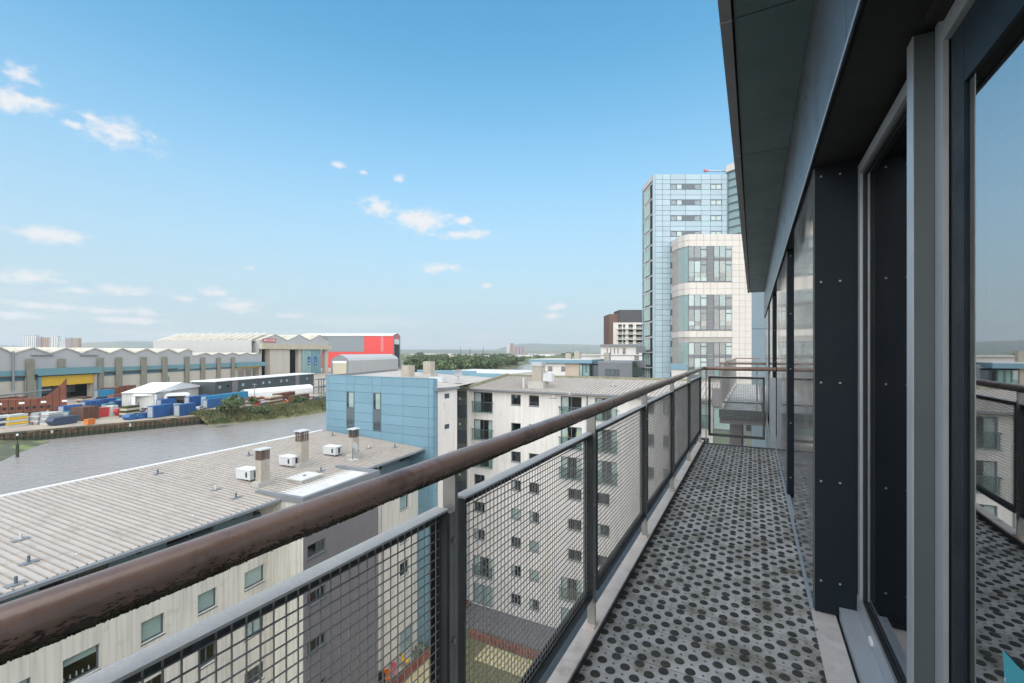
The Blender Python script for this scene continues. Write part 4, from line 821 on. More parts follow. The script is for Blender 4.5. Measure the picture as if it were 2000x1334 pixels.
dv = T.thing('roof_davit', 'roof cleaning davit arm reaching out over the blue tower', 'davit'); dv.location = world(T, xs[5], 1.5, ztop); obj('arm', MB().tube((0, 0, 1.15), (3.6, 0, 1.15), .12, 8), 'alu', dv); obj('post', MB().tube((3.4, 0, -.05), (3.4, 0, 1.2), .14, 8), 'alu', dv); obj('head', MB().tube((-.5, 0, 1.2), (.25, 0, 1.2), .3, 8, r2=.15), 'red_pale', dv)
# ivory block standing in front of the tower
I = Frame(*(lambda p: (p.x, p.y))(ray(1000, HYP) * 77), 27.97); ib = I.thing('ivory_block', 'ivory panelled apartment block with curved corner and grouped glazing in front of the blue tower', 'building'); ix = I.px; iz = lambda v: I.pix(1400, v)[1]
ia, ie, izt = ix(1346), ix(1500), iz(457)
groups = [(479, 550), (574, 645), (668.5, 741)]; gL, gR = ix(1345), ix(1429.5)
core = [(ia + .1, .1), (ie, .1), (ie, 12), (ia - 1.1, 12), (ia - 1.1, 1.9), (ia - .55, .75)]
obj('core', MB().prism(core, 0, izt - .1), 'joint_ivory', ib)
iz_l = []; v = 457
while v < 900: iz_l.append(v); v += 12.1 if len(iz_l) % 2 else 11.6
ixs = [ix(u) for u in (1346, 1360, 1374.5, 1388, 1401, 1416, 1430, 1444, 1455.5, 1470, 1485, 1500)]
def ingroup(v0, v1): return next((g for g in groups + [(763, 836)] if g[0] - 4 < (v0 + v1) / 2 < g[1] + 4), None)
for v0, v1 in zip(iz_l, iz_l[1:]):
    za, zb = iz(v1), iz(v0); gr = ingroup(v0, v1)
    for a, b in zip(ixs, ixs[1:]):
        if gr and a < gR - .1: continue
        pan('panel', 'ivory_panel', ib, a + .018, b - .018, 0, .09, za + .018, zb - .018)
    if not gr:                                          # rounded corner pieces
        for (p, q) in (((ia + .0, 0), (ia - .62, .6)), ((ia - .65, .63), (ia - 1.2, 1.9)), ((ia - 1.2, 1.93), (ia - 1.2, 5))):
            m = MB(); m.face((*p, za + .02), (*p, zb - .02), (*q, zb - .02), (*q, za + .02)); m.face((*p, za + .02), (*q, za + .02), (q[0] + .08, q[1] + .05, za + .02), (p[0] + .05, p[1] + .08, za + .02)); obj('corner_panel', m, 'ivory_panel', ib)
for (v0, v1) in groups + [(763, 836)]:
    z0, z1 = iz(v1), iz(v0); g_ = obj('glazing', MB().box(gL, gR, .02, .1, z1 - .12, z1).box(gL, gR, .02, .1, z0, z0 + .12), 'frame_grey', ib); cxs = [gL + (gR - gL) * q for q in (0, .135, .28, .425, .585, .715, .86, 1)]
    rws = [z0 + (z1 - z0) * q for q in (0, .13, .25, .57, .67, 1)]
    for i_ in range(7):
        for j_ in range(5):
            solid = (i_ == 3) or j_ == 3
            pan('pane' if not solid else 'spandrel', 'grey_clad' if solid else 'glass', g_, cxs[i_] + .05, cxs[i_ + 1] - .05, .05, .065, rws[j_] + .05, rws[j_ + 1] - .05)
            if not solid and ((i_ * 7 + j_ * 3) % 4 != 1 or i_ < 2): pan('blind', random.choice(['blind', 'blind_dim', 'grey_clad', 'blind_dim', 'grey_clad']), g_, cxs[i_] + .05, cxs[i_ + 1] - .05, .075, .085, rws[j_] + .05, rws[j_ + 1] - .05)
        pan('mullion', 'frame_grey', g_, cxs[i_] - .05, cxs[i_] + .05, .015, .08, z0 + .121, z1 - .121)
    for i_ in (2, 6):
        for j_ in (2, 4): zc_ = (rws[j_] + rws[j_ + 1]) / 2; pan('transom', 'frame_grey', g_, cxs[i_] + .05, cxs[i_ + 1] - .05, .012, .045, zc_ + .25, zc_ + .42)
    for (p, q) in (((ia - .05, .06), (ia - .6, .68)), ((ia - .63, .7), (ia - 1.14, 1.9))):
        m = MB(); m.face((*p, z0), (*p, z1), (*q, z1), (*q, z0)); obj('corner_pane', m, 'glass_green', g_); m = MB(); sh = .045; m.face((p[0] + sh, p[1] + sh, z0), (p[0] + sh, p[1] + sh, z1), (q[0] + sh, q[1] + sh, z1), (q[0] + sh, q[1] + sh, z0)); obj('corner_blind', m, 'blind_dim', g_)
# grey-blue block at the water line beside the tower foot
fb = thing('grey_block', 'small roof top block with ivory lift housing in front of the tower foot', 'building', (-13.8, 62, 0)); bx('wall', 'render', fb, -1, 12, 0, 8, 0, HC - 4.9); bx('roof', 'flat_roof', fb, -1.2, 12.2, -.3, 8, HC - 4.9, HC - 4.6); bx('lift_housing', 'ivory_panel', fb, 4.2, 5.9, 1, 3, HC - 4.6, HC - 2.3); bx('housing_cap', 'blue_panel', fb, 4.1, 6.0, .9, 3.1, HC - 2.3, HC - 1.6)

# ------------------------------------------------------------------ across the river: quay
qa, qb = Vector((-210.6, 40, 0)), Vector((-195, 102, 0)); qd = (qb - qa).normalized(); ql = (qb - qa).length
Q = Frame(qa.x, qa.y, math.degrees(math.atan2(qd.y, qd.x))); qw = Q.thing('quay_wall', 'rusty sheet pile quay wall with weed along the far bank', 'quay')
n_ = 46; st = ql / n_
PA = MB().face((0, 0, -1.7), (st * .3, 0, -1.7), (st * .3, 0, -.35), (0, 0, -.35)).face((st * .3, 0, -1.7), (st * .5, .45, -1.7), (st * .5, .45, -.35), (st * .3, 0, -.35)).face((st * .5, .45, -1.7), (st * .8, .45, -1.7), (st * .8, .45, -.35), (st * .5, .45, -.35)).face((st * .8, .45, -1.7), (st, 0, -1.7), (st, 0, -.35), (st * .8, .45, -.35)).mesh('pile', 'pile')
PW = PA.copy(); PW.materials[0] = M['pile_wet']
for v in PW.vertices: v.co.z = -1.7 if v.co.z > -1 else -3.9
for i in range(n_):
    o = obj('sheet_pile', PA, None, qw, (i * st, -.3, 0)); obj('weed_line', PW, None, o)
bx('cap_beam', 'pile', qw, 0, ql, -.5, .6, -.35, .25); bx('waling', 'rust_dark', qw, 0, ql, -.42, -.31, -1.25, -1.05)
for i in range(12): obj('ladder_mark', MB().box(i * 5 + 2, i * 5 + 2.6, -.53, -.505, -.9 - .3 * (i % 3), -.3), 'concrete' if i % 4 == 0 else 'rust_dark', qw)
p = pz(34, 893, WZ); t = thing('mooring_post', 'black timber marker post with white top standing in the shallows', 'post', (p.x, p.y, WZ - .6)); obj('pile', MB().tube((0, 0, 0), (0, 0, 4.2), .35, 8), 'pile_wet', t); obj('mast', MB().tube((0, 0, 4.2), (0, 0, 6.5), .09, 6), 'black', t); obj('lantern', MB().tube((0, 0, 6.5), (0, 0, 7.0), .25, 8), 'white_trim', t)

# ------------------------------------------------------------------ shipyard sheds
SH = Frame(-317, 83, 117.85); shed = SH.thing('shipyard_shed', 'long grey and cream shipyard shed with zigzag roof, teal band and yellow door', 'building')
sx = SH.px; SZ = lambda u, v: SH.pix(u, v)[1]
pk = [-70, 0, 64, 128, 185, 238, 285.5, 328, 366]; vl = [-110, -35, 25, 97, 158, 213, 262, 305, 347]
zv, zp = HC - .4, HC + 2.5; prof = []
for a, b in zip(vl, pk): prof += [(sx(a), zv), (sx(b), zp)]
prof.append((sx(376), zv + 1.2)); x_end1 = sx(376); x_st = prof[0][0]
lowp = [(sx(376), HC - 2.6), (sx(383), HC - 2.2), (sx(401), HC - .3), (sx(413), HC - 2.2), (sx(427), HC - .3), (sx(440), HC - 2.2), (sx(453), HC - .3), (sx(467), HC - 2.2), (sx(481), HC - .3), (sx(494), HC - 2.2), (sx(503), HC - .6), (sx(510), HC - 1.8)]
bandT, bandM, bandB = SZ(0, 725), SZ(0, 737.5), SZ(0, 745.4)
d0, d1, dtop, dmid = sx(75), sx(180), SZ(75, 736), SZ(75, 755.5)
dh = (d0, d1, 0, dtop)
m = wall_holes(x_st, sx(510), 0, bandB, [dh, (sx(462), sx(505), 0, SZ(480, 716.5))], 3); obj('lower_wall', m, 'shed_cream', shed)
m = MB(); m.extrude_y([(x_st, bandB + .01)] + [(x_end1, bandB + .01)] + prof[::-1], 0, .6); obj('upper_wall', m, 'shed_grey', shed)
m = MB(); m.extrude_y([(x_end1 + .01, bandB + .01), (sx(510), bandB + .01)] + lowp[::-1], 0, .6); obj('upper_wall', m, 'shed_grey', shed)
for pr in (prof, lowp):
    for (a, b) in zip(pr, pr[1:]): m = MB(); m.face((a[0], -.4, a[1] + .15), (b[0], -.4, b[1] + .15), (b[0], 130, b[1] + .15), (a[0], 130, a[1] + .15)); m.face((a[0], -.4, a[1] - .5), (b[0], -.4, b[1] - .5), (b[0], -.4, b[1] + .15), (a[0], -.4, a[1] + .15)); obj('roof_slope', m, 'shed_roof', shed)
obj('interior', MB().box(x_st + 1, sx(510) - 1, 26, 27, 0, bandB), 'interior', shed); obj('interior_floor', MB().box(d0 - 6, d1 + 6, 3, 26, .1, .15), 'yard', shed); obj('interior_side', MB().box(d0 - 8, d0 - 7, 3, 26, 0, bandB), 'interior', shed); obj('interior_side', MB().box(d1 + 7, d1 + 8, 3, 26, 0, bandB), 'interior', shed); obj('interior_roof', MB().box(d0 - 8, d1 + 8, .7, 27, bandB, bandB + .3), 'interior', shed)
bx('teal_band', 'teal', shed, x_st, sx(510), -.35, -.002, bandM + .4, bandT); bx('gutter', 'rust_dark', shed, x_st, sx(345), -.8, -.36, bandM - .2, bandM + .3); bx('teal_band', 'teal_dark', shed, x_st, sx(510), -.25, -.003, bandB, bandM - .3)
bx('door_canopy', 'teal', shed, sx(62), sx(191), -2.6, -.81, dtop + 1.4, dtop + 4.2); bx('canopy_fascia', 'teal', shed, sx(64), sx(190), -2.7, -2.61, dtop + .6, dtop + 2.4); bx('roller_door', 'yellow_door', shed, d0, d1, -.8, -.4, dmid, dtop); bx('door_jamb', 'teal', shed, d0 - 1.2, d0 - .01, -1.6, -.36, 0, dtop); bx('door_jamb', 'concrete', shed, d1 + .01, d1 + 1.4, -1.6, -.36, 0, dtop)
for k in range(7): bx('door_slat', 'yellow_door', shed, d0 + .1, d1 - .1, -.86, -.801, dmid + .25 + k * (dtop - dmid) / 7, dmid + (k + .9) * (dtop - dmid) / 7)
for (u, v) in ((55, 701), (117, 700.5), (193, 699), (229, 698), (278, 697), (319, 696.5), (363, 696), (394, 698), (425, 698), (453, 698)):
    h = 1.7 if u < 200 else 2.0; x = sx(u); z0 = dtop + 4.3 if u == 117 else 0; bx('pillar', 'pillar', shed, x - h, x + h, -1.5, -.82, z0, SZ(u, v))
for u, v0, v1 in ((22, 686, 762), (46, 738, 775), (184, 738, 768), (327, 735, 748)): x = sx(u); obj('downpipe', MB().tube((x, -1.0, SZ(u, v1)), (x, -1.0, SZ(u, v0)), .5 if u == 22 else .3, 8), 'gutter', shed)
for u in (60, 155): x = sx(u); bx('wall_duct', 'gutter', shed, x, x + 11, -.9, -.1, SZ(u, 694.5), SZ(u, 693.3))
lx0, lx1 = sx(462), sx(505); bx('door_canopy', 'teal', shed, sx(458), sx(512), -4, -.36, SZ(480, 716), SZ(480, 708)); bx('yellow_beam', 'yellow_door', shed, lx0, lx1, -.9, -.4, SZ(480, 719), SZ(480, 716.4))
for k in range(4): x = lx0 + (lx1 - lx0) * k / 3; bx('door_post', 'beam_cream', shed, x - .6, x + .6, -.5, .5, 0, SZ(480, 719))
# ship block waiting inside the big door and things along the wall
def at(u, v): return pz(u, v, .06)
ship = SH.thing('ship_block', 'grey ship hull block inside the dark shed behind the yellow door', 'ship section'); ship.location = world(SH, (d0 + d1) / 2 + 1, 12, .15); bx('hull', 'gutter', ship, -14, 13, -3, 8, 3, 10); bx('deckhouse', 'gutter', ship, -2, 12, -2, 7, 10.001, 12.2); [bx('hatch', 'interior', ship, x, x + 1.6, -3.06, -3.001, 6, 9) for x in (-9, -1, 7)]; [bx('cradle', 'rust_dark', ship, x, x + 2, -2, 6, 0, 2.999) for x in (-12, -2, 9)]
for n_, (u0, u1, lab, mt, h) in enumerate(((185, 270, 'long rust red steel wall of hull plates standing against the shed', 'rust', 5.5), (-20, 70, 'rust red plate rack along the shed left of the yellow door', 'rust', 5))):
    x0, x1 = sx(u0, -8), sx(u1, -8); t = SH.thing('plate_rack', lab, 'steel plates'); t.location = world(SH, x0, -8, .06); k = int((x1 - x0) / 4)
    for i in range(k): pan('plate', mt, t, i * 4 + .1, i * 4 + 3.9, 0, .6, 0, h * random.uniform(.8, 1.05))
# ------------------------------------------------------------------ assembly hall with the sign
H0, H1 = pz(510, 738), pz(640, 728); hd = (H1 - H0).normalized(); HL = Frame(H0.x, H0.y, math.degrees(math.atan2(hd.y, hd.x))); hall = HL.thing('assembly_hall', 'large cream and grey assembly hall with red lettered sign and tall doors', 'building'); hx = HL.px; HZ = lambda u, v: HL.pix(u, v)[1]
beam0, beam1 = HZ(510, 681.5), HZ(510, 671); hxe = hx(641); ops = [(hx(511), hx(524), 0, beam0), (hx(564), hx(583), 0, beam0), (hx(625.5), hx(635), 0, beam0)]
obj('front_wall', wall_holes(0, hxe, 0, beam0 - .01, ops, 4), 'shed_cream', hall); obj('interior', MB().box(1, hxe - 1, 14, 15, 0, beam0), 'interior', hall)
bx('beam', 'beam_cream', hall, -3, hxe + 2, -3.5, -.01, beam0, beam1)
gz0, gz1 = HZ(510, 664.5), HZ(530, 653.5); gp = [(-2, gz0)]; q = hxe / 3
for k in range(3): gp += [(q * k + q * .5, gz1 + k * 1.2), (q * (k + 1), gz0 + .5 + k * 1.2)]
m = MB(); m.extrude_y([(-2, beam1 + .01), (hxe, beam1 + .01)] + gp[::-1], -.5, .5); obj('gable_wall', m, 'shed_grey', hall)
for a, b in zip(gp, gp[1:]): m = MB(); m.face((a[0], -1, a[1] + .4), (b[0], -1, b[1] + .4), (b[0], 118, b[1] + .4), (a[0], 118, a[1] + .4)); obj('roof_slope', m, 'shed_roof', hall)
bx('side_wall', 'shed_grey', hall, -2.5, -2.01, .51, 118, 0, gz0 + .3); bx('flank_roof', 'shed_roof', hall, -8, -2.51, 4, 118, gz0 - 1, gz0 + .2); bx('flank_wall', 'shed_grey', hall, -8.2, -8.01, 4, 118, 0, gz0)
for k in range(14): m = MB(); y = 6 + k * 8; m.face((-8, y, gz0 + .3), (16, y, gz1 + 2.2), (16, y + 4.2, gz1 + 2.2), (-8, y + 4.2, gz0 + .3)); obj('roof_light', m, 'shed_roof' if k % 2 else 'shed_cream', hall)
for (a, b, mt) in ((524.5, 563.5, 'shed_cream'), (588, 606, 'teal_pale'), (607, 624.5, 'teal')):
    n_ = 3; 
    for k in range(n_): xa, xb = hx(a), hx(b); pan('door_leaf', mt, hall, xa + (xb - xa) * k / n_ + .1, xa + (xb - xa) * (k + 1) / n_ - .1, -1.6, -.6, 0, beam0 - .3)
for u in (601, 613.5):
    x = hx(u); s_ = 3.2; o = obj('blue_notice', MB().tube((x, -1.68, HZ(u, 701)), (x, -1.62, HZ(u, 701)), s_, 18), 'sign_blue', hall); bx('notice_plate', 'sign_blue', o, x - s_ * .85, x + s_ * .85, -1.69, -1.63, HZ(u, 713), HZ(u, 705.5)); bx('notice_text', 'sign_white', o, x - 1.8, x + 1.8, -1.72, -1.695, HZ(u, 703.5), HZ(u, 702.8)); bx('notice_text', 'sign_white', o, x - .8, x + .8, -1.72, -1.695, HZ(u, 710.5), HZ(u, 708))
sgx0, sgx1, sgz0, sgz1 = hx(512.5), hx(537.5), HZ(525, 668.5), HZ(525, 661.5); sg_ = bx('sign_board', 'sign_red', hall, sgx0, sgx1, -1.0, -.6, sgz0, sgz1)
def text(body, m, parent, width, height, loc, rot):
    cu = bpy.data.curves.new('lettering', 'FONT'); cu.body = body; cu.align_x = 'CENTER'; cu.align_y = 'CENTER'; cu.extrude = .02; cu.resolution_u = 2; cu.offset = .012
    to = bpy.data.objects.new('lettering', cu); COL.objects.link(to); bpy.context.view_layer.update()
    me = bpy.data.meshes.new_from_object(to.evaluated_get(bpy.context.evaluated_depsgraph_get())); bpy.data.objects.remove(to)
    xs_ = [v.co.x for v in me.vertices]; ys_ = [v.co.y for v in me.vertices]; o = bpy.data.objects.new('lettering', me); COL.objects.link(o); me.materials.clear(); me.materials.append(M[m])
    o.scale = (width / (max(xs_) - min(xs_)), height / (max(ys_) - min(ys_)), 4); o.rotation_euler = rot; o.location = loc; o.parent = parent; return o
text('BAE SYSTEMS', 'sign_white', sg_, (sgx1 - sgx0) * .86, (sgz1 - sgz0) * .5, ((sgx0 + sgx1) / 2, -1.1, (sgz0 + sgz1) / 2 - .1), (R(90), 0, 0))
# red ended hall
cr, cf = Vector((CN, SN, 0)), Vector((-SN, CN, 0)); rp = cf * 760 + cr * (760 * (590 - 1000) / 889); RH = Frame(rp.x, rp.y, 27.97); rh = RH.thing('red_hall', 'huge grey and bright red clad ship hall with gabled end', 'building'); rx = RH.px; RZ = lambda v: RH.pix(700, v)[1]
bx('grey_cladding', 'hall_grey', rh, 0, rx(711), -.4, .6, RZ(687), RZ(656)); bx('red_cladding', 'red_clad', rh, 0, rx(768), -.3, .6, 0, RZ(687.2)); bx('red_cladding', 'red_clad', rh, rx(711) + .05, rx(744), -.35, .6, RZ(687.1), RZ(656)); bx('pale_strip', 'red_pale', rh, rx(744) + .05, rx(749), -.35, .6, RZ(687.1), RZ(656)); bx('red_cladding', 'red_clad', rh, rx(749) + .05, rx(768), -.35, .6, RZ(687.1), RZ(656))
bx('core', 'hall_grey', rh, .1, rx(768) - .1, .61, 46, 0, RZ(656) - .5); bx('eaves', 'white_trim', rh, -2, rx(768) + 1, -1.6, -.41, RZ(656.2), RZ(654)); m = MB(); m.face((-2, -1.5, RZ(654.1)), (rx(768) + 1, -1.5, RZ(654.1)), (rx(768) + 1, 24, RZ(650)), (-2, 24, RZ(650))).face((-2, 24, RZ(650)), (rx(768) + 1, 24, RZ(650)), (rx(768) + 1, 47, RZ(656)), (-2, 47, RZ(656))); obj('roof', m, 'white_trim', rh)
gx_ = rx(768); m = MB().box(gx_ + .02, gx_ + .5, 0, 6, 0, RZ(657)).box(gx_ + .02, gx_ + .5, 40, 46, 0, RZ(657)); 
for (a, b) in ((0, 6), (40, 46)): bx('end_post', 'hall_grey', rh, gx_ + .02, gx_ + .5, a, b, 0, RZ(657))
bx('end_door', 'tent', rh, gx_ + .02, gx_ + .4, 6.1, 39.9, RZ(672), RZ(662)); bx('end_opening', 'interior', rh, gx_ + .02, gx_ + .2, 6.1, 39.9, 0, RZ(672.1)); m = MB(); m.face((gx_ + .45, 6, RZ(661.9)), (gx_ + .45, 40, RZ(661.9)), (gx_ + .45, 40, RZ(655)), (gx_ + .45, 23, RZ(651)), (gx_ + .45, 6, RZ(655))); obj('end_gable', m, 'red_pale', rh)
# white arched shelter in front of it
A0, A1, A2 = pz(645, 735), pz(681, 735.5), pz(778, 725); ad = (A2 - A1).normalized(); AR = Frame(A1.x, A1.y, math.degrees(math.atan2(ad.y, ad.x))); ar = AR.thing('arched_shelter', 'pale grey arched fabric shelter in front of the red hall', 'shelter'); al = (A2 - A1).length; aw = 20; ah = HC - 2.3
prof_ = [(0, 0), (0, ah * .72), (aw * .14, ah * .86), (aw * .5, ah), (aw * .86, ah * .86), (aw, ah * .72), (aw, 0)]
for k in range(5):
    m = MB(); xa, xb = al * k / 5 + .12, al * (k + 1) / 5 - .12
    for (p, q) in zip(prof_, prof_[1:]): m.face((xa, p[0], p[1]), (xb, p[0], p[1]), (xb, q[0], q[1]), (xa, q[0], q[1]))
    obj('fabric_bay', m, 'tent_wall' if False else 'shed_grey', ar)
m = MB(); 
for (p, q) in zip(prof_, prof_[1:]): m.face((0, p[0] * .98 + .2, p[1] * .985), (al, p[0] * .98 + .2, p[1] * .985), (al, q[0] * .98 + .2, q[1] * .985), (0, q[0] * .98 + .2, q[1] * .985))
obj('inner_skin', m, 'gutter', ar); m = MB(); m.face(*[(.02, p[0], p[1]) for p in prof_]); obj('end_wall', m, 'gutter', ar); bx('end_door', 'beam_cream', ar, -.5, -.02, 2.4, 17.2, 0, ah * .66); bx('door_head', 'tent', ar, -.9, -.51, 2.0, 17.5, ah * .6, ah * .7)
# marquee, office block, tube tent
O0, O1 = at(300, 799), at(396, 781); od = (O1 - O0).normalized(); OF = Frame(O0.x, O0.y, math.degrees(math.atan2(od.y, od.x))); mq = OF.thing('marquee', 'big white gabled marquee with grey mesh walls on the yard', 'tent'); ow = (O1 - O0).length; oh, orr, odp = 7.4, 10.8, 13
for k in range(8): pan('wall_bay', 'tent_wall', mq, ow * k / 8 + .06, ow * (k + 1) / 8 - .06, 0, .3, 0, oh)
bx('side_wall', 'tent_wall', mq, 0, .3, .31, odp, 0, oh); bx('side_wall', 'tent_wall', mq, ow - .3, ow, .31, odp, 0, oh)
m = MB(); m.face((-1, -1, oh), (ow * .5, -1, orr), (ow * .5, odp, orr), (-1, odp, oh)); obj('roof_slope', m, 'tent', mq); m = MB(); m.face((ow * .5, -1, orr), (ow + 1, -1, oh), (ow + 1, odp, oh), (ow * .5, odp, orr)); obj('roof_slope', m, 'tent', mq); m = MB(); m.face((-.9, -.9, oh), (ow + .9, -.9, oh), (ow * .5, -.9, orr - .1)); obj('gable', m, 'tent', mq)
F0, F1 = at(421, 783), at(613, 757); fd = (F1 - F0).normalized(); FF = Frame(F0.x, F0.y, math.degrees(math.atan2(fd.y, fd.x))); fo = FF.thing('site_office', 'long two storey charcoal site office with mauve stair panels', 'building'); fl_ = (F1 - F0).length; fh = FF.pix(421, 746)[1]
hl = []
for k in range(15):
    if k in (4, 13): continue
    x = fl_ * (k + .35) / 16
    for r in (0, 1): hl.append((x, x + fl_ * .025, fh * (.62 if r else .14), fh * (.80 if r else .32)))
obj('wall', wall_holes(0, fl_, 0, fh, hl, .3), 'office', fo); [window(fo, *h, y=.15, fr=.18, sill=False, dress='blind' if i % 3 else None) for i, h in enumerate(hl)]; obj('core', MB().box(.1, fl_ - .1, .7, 14, 0, fh - .1), 'interior', fo); bx('end_wall', 'office', fo, -.2, -.01, .01, 14, 0, fh); bx('roof', 'tent', fo, -.4, fl_ + .4, -.5, 14.2, fh, fh + .5)
for u in (453, 577): x = FF.px(u); bx('stair_panel', 'office_mauve', fo, x, x + fl_ * .045, -.25, -.01, 0, fh); 
G0, G1 = at(482, 778), at(612, 765); gd = (G1 - G0).normalized(); GF = Frame(G0.x, G0.y, math.degrees(math.atan2(gd.y, gd.x))); gt = GF.thing('tube_tent', 'long low white fabric tunnel in front of the charcoal office', 'tent'); gl_ = (G1 - G0).length
pr = [(0, 0), (0, 2.6), (.9, 4.0), (3, 4.8), (5.1, 4.0), (6, 2.6), (6, 0)]; m = MB()
for (p, q) in zip(pr, pr[1:]): m.face((0, *p), (gl_, *p), (gl_, *q), (0, *q))
obj('skin', m, 'tent', gt); m = MB(); m.face(*[(.01, *p) for p in pr]); obj('end', m, 'tent_wall', gt)

# ------------------------------------------------------------------ things standing about the yard
YA = R(112)
def container(u, v, l, h, m, lab, rz=YA, w_=2.6, open_=False):
    p = at(u, v); t = thing('container', lab, 'container', p, rz, 'containers on the yard'); bx('body', m, t, -l / 2, l / 2, 0, w_, .15, h); bx('roof', m, t, -l / 2 + .1, l / 2 - .1, .1, w_ - .1, h + .001, h + .08)
    n_ = max(3, int(l / 1.2))
    for i in range(n_): x = -l / 2 + l * (i + .5) / n_; pan('rib', m, t, x - .18, x + .18, -.09, -.003, .35, h - .2)
    [bx('corner_post', 'frame_grey', t, x, x + .16, -.1, -.002, 0, h) for x in (-l / 2, l / 2 - .16)]; bx('end_door', 'cargrey', t, -l / 2 - .06, -l / 2 - .002, .3, w_ - .3, .3, h - .25); return t
cs = [(143, 811, 7, 4.0, 'box_blue', 'blue container at the end of the rust red hull section'), (146, 818, 4, 3, 'box_teal', 'small teal cabin beside the rust red hull end'), (185, 806, 7.5, 5, 'box_blue', 'bright blue container with pale roof in the middle of the yard'), (210, 799, 14, 4.6, 'box_blue', 'long dark blue container behind the bright blue one'), (217, 805, 4, 3.6, 'box_teal', 'teal cabin in front of the long dark blue container'), (247, 796, 5, 4.4, 'box_teal', 'dark teal container beside the open white tent'),
      (319, 814, 9, 4.6, 'box_blue', 'blue container with tan lid at the quay edge'), (367, 811, 8, 4.6, 'box_blue', 'blue container with white notices at the end of the sheet piles'), (342, 809, 7, 4, 'cargrey', 'pale grey container between two blue ones on the quay'), (390, 794, 12, 5, 'box_blue', 'dark blue container beside the light blue long one'), (446, 790, 28, 5.2, 'box_lblue', 'long light blue container row in front of the tube tent'), (420, 796, 9, 4, 'box_blue', 'navy tank container in front of the light blue row'), (468, 797, 7, 4.2, 'beam_cream', 'cream site cabin near the round bush'), (23, 806, 6, 3.6, 'box_lblue', 'turquoise container near the shed wall'), (208, 779, 9, 5, 'box_lblue', 'turquoise container against the rust red plates'), (233, 799, 5, 3.6, 'box_blue', 'blue cabin next to the dark teal container'), (62, 829, 4, 2.6, 'cargrey', 'grey plant cabin beside the yellow stack'), (330, 797, 8, 4.2, 'box_blue', 'blue container between the two white frame tents')]
for c in cs: container(*c)
def skip(u, v, l, m, lab, h=2.0, rz=YA):
    p = at(u, v); t = thing('skip', lab, 'skip', p, rz, 'skips on the yard'); k = MB(); k.extrude_y([(-l * .36, .1), (l * .36, .1), (l / 2, h * .6), (l * .42, h), (-l * .42, h), (-l / 2, h * .6)], 0, 3); obj('body', k, m, t); bx('rim', 'frame_grey', t, -l * .44, l * .44, -.06, -.002, h - .2, h + .05); bx('skid', 'rust_dark', t, -l * .3, l * .3, .3, .6, 0, .1)
for c in ((130, 829, 9, 'navy_skip', 'dark grey boat shaped skip on the sandy quay', 2.8), (205, 814, 6, 'sign_red', 'small faded red and grey skip beside the brown crate', 3.6), (246, 810, 8, 'sign_red', 'long dull red skip left of the quay edge tents', 2.8), (266, 819, 6, 'box_blue', 'pair of low blue skips by the pile cap, nearer the brown crate', 2), (282, 817, 6, 'box_blue', 'low blue skip by the pile cap next to the blue container', 2), (215, 784, 10, 'black', 'black low skip near the shed wall', 2.6), (243, 785, 13, 'rust', 'rust red open skip behind the frame tents', 4)): skip(*c)
p = at(177, 820); t = thing('steel_crate', 'tall rusty brown steel crate on the quay', 'crate', p, YA); bx('body', 'rust_dark', t, -3, 3, 0, 5, .2, 5); [bx('rib', 'rust', t, x, x + .3, -.2, -.002, .2, 5) for x in (-3, -1, 1, 2.7)]; bx('foot', 'rust_dark', t, -2.5, 2.5, .5, 1, 0, .2)
p = at(179, 829); t = thing('orange_box', 'small orange box standing on the sandy quay', 'box', p, YA); bx('body', 'orange', t, -1.3, 1.3, 0, 1.5, .1, 1.8); bx('lid', 'orange', t, -1.4, 1.4, -.1, 1.6, 1.8, 1.95)
# curved hull section lying at the left
p0, p1 = at(-30, 816), at(129, 806); hv = (p1 - p0).normalized(); t = thing('hull_section', 'long rust red ship hull section with round portholes and raised end', 'ship section', p0, math.atan2(hv.y, hv.x)); hl_ = (p1 - p0).length
k = 11
for i in range(k):
    x0, x1 = hl_ * i / k, hl_ * (i + 1) / k; h0 = 6.5 + (max(0, i - 7) ** 1.7) * .75; h1 = 6.5 + (max(0, i - 6) ** 1.7) * .75
    m = MB(); q = [(x0 + .06, 0, 0), (x1 - .06, 0, 0), (x1 - .06, 0, h1), (x0 + .06, 0, h0)]; m.face(*q); m.face(*[(a, b + 5, c) for a, b, c in q][::-1]); m.face(q[3], q[2], (q[2][0], 5, q[2][2]), (q[3][0], 5, q[3][2])); m.face(q[1], (q[1][0], 5, 0), (q[2][0], 5, q[2][2]), q[2]); m.face((q[0][0], 5, 0), q[0], q[3], (q[3][0], 5, q[3][2])); o = obj('hull_plate', m, 'rust', t)
    if i < 9: obj('porthole', MB().tube(((x0 + x1) / 2, -.03, 3), ((x0 + x1) / 2, .05, 3), .65, 10), 'interior', o); 
    if i % 3 == 1: bx('chalk_mark', 'sign_white', o, x0 + .8, x0 + 2.4, -.06, -.003, 4.6, 5.4)
bx('deck_edge', 'rust_dark', t, -1, hl_ * .65, -1.2, -.01, 1.2, 1.5); [bx('prop', 'beam_cream' if i == 9 else 'rust_dark', t, hl_ * i / 12, hl_ * i / 12 + .6, -1.6, -1.21, 0, 1.6) for i in range(1, 11)]
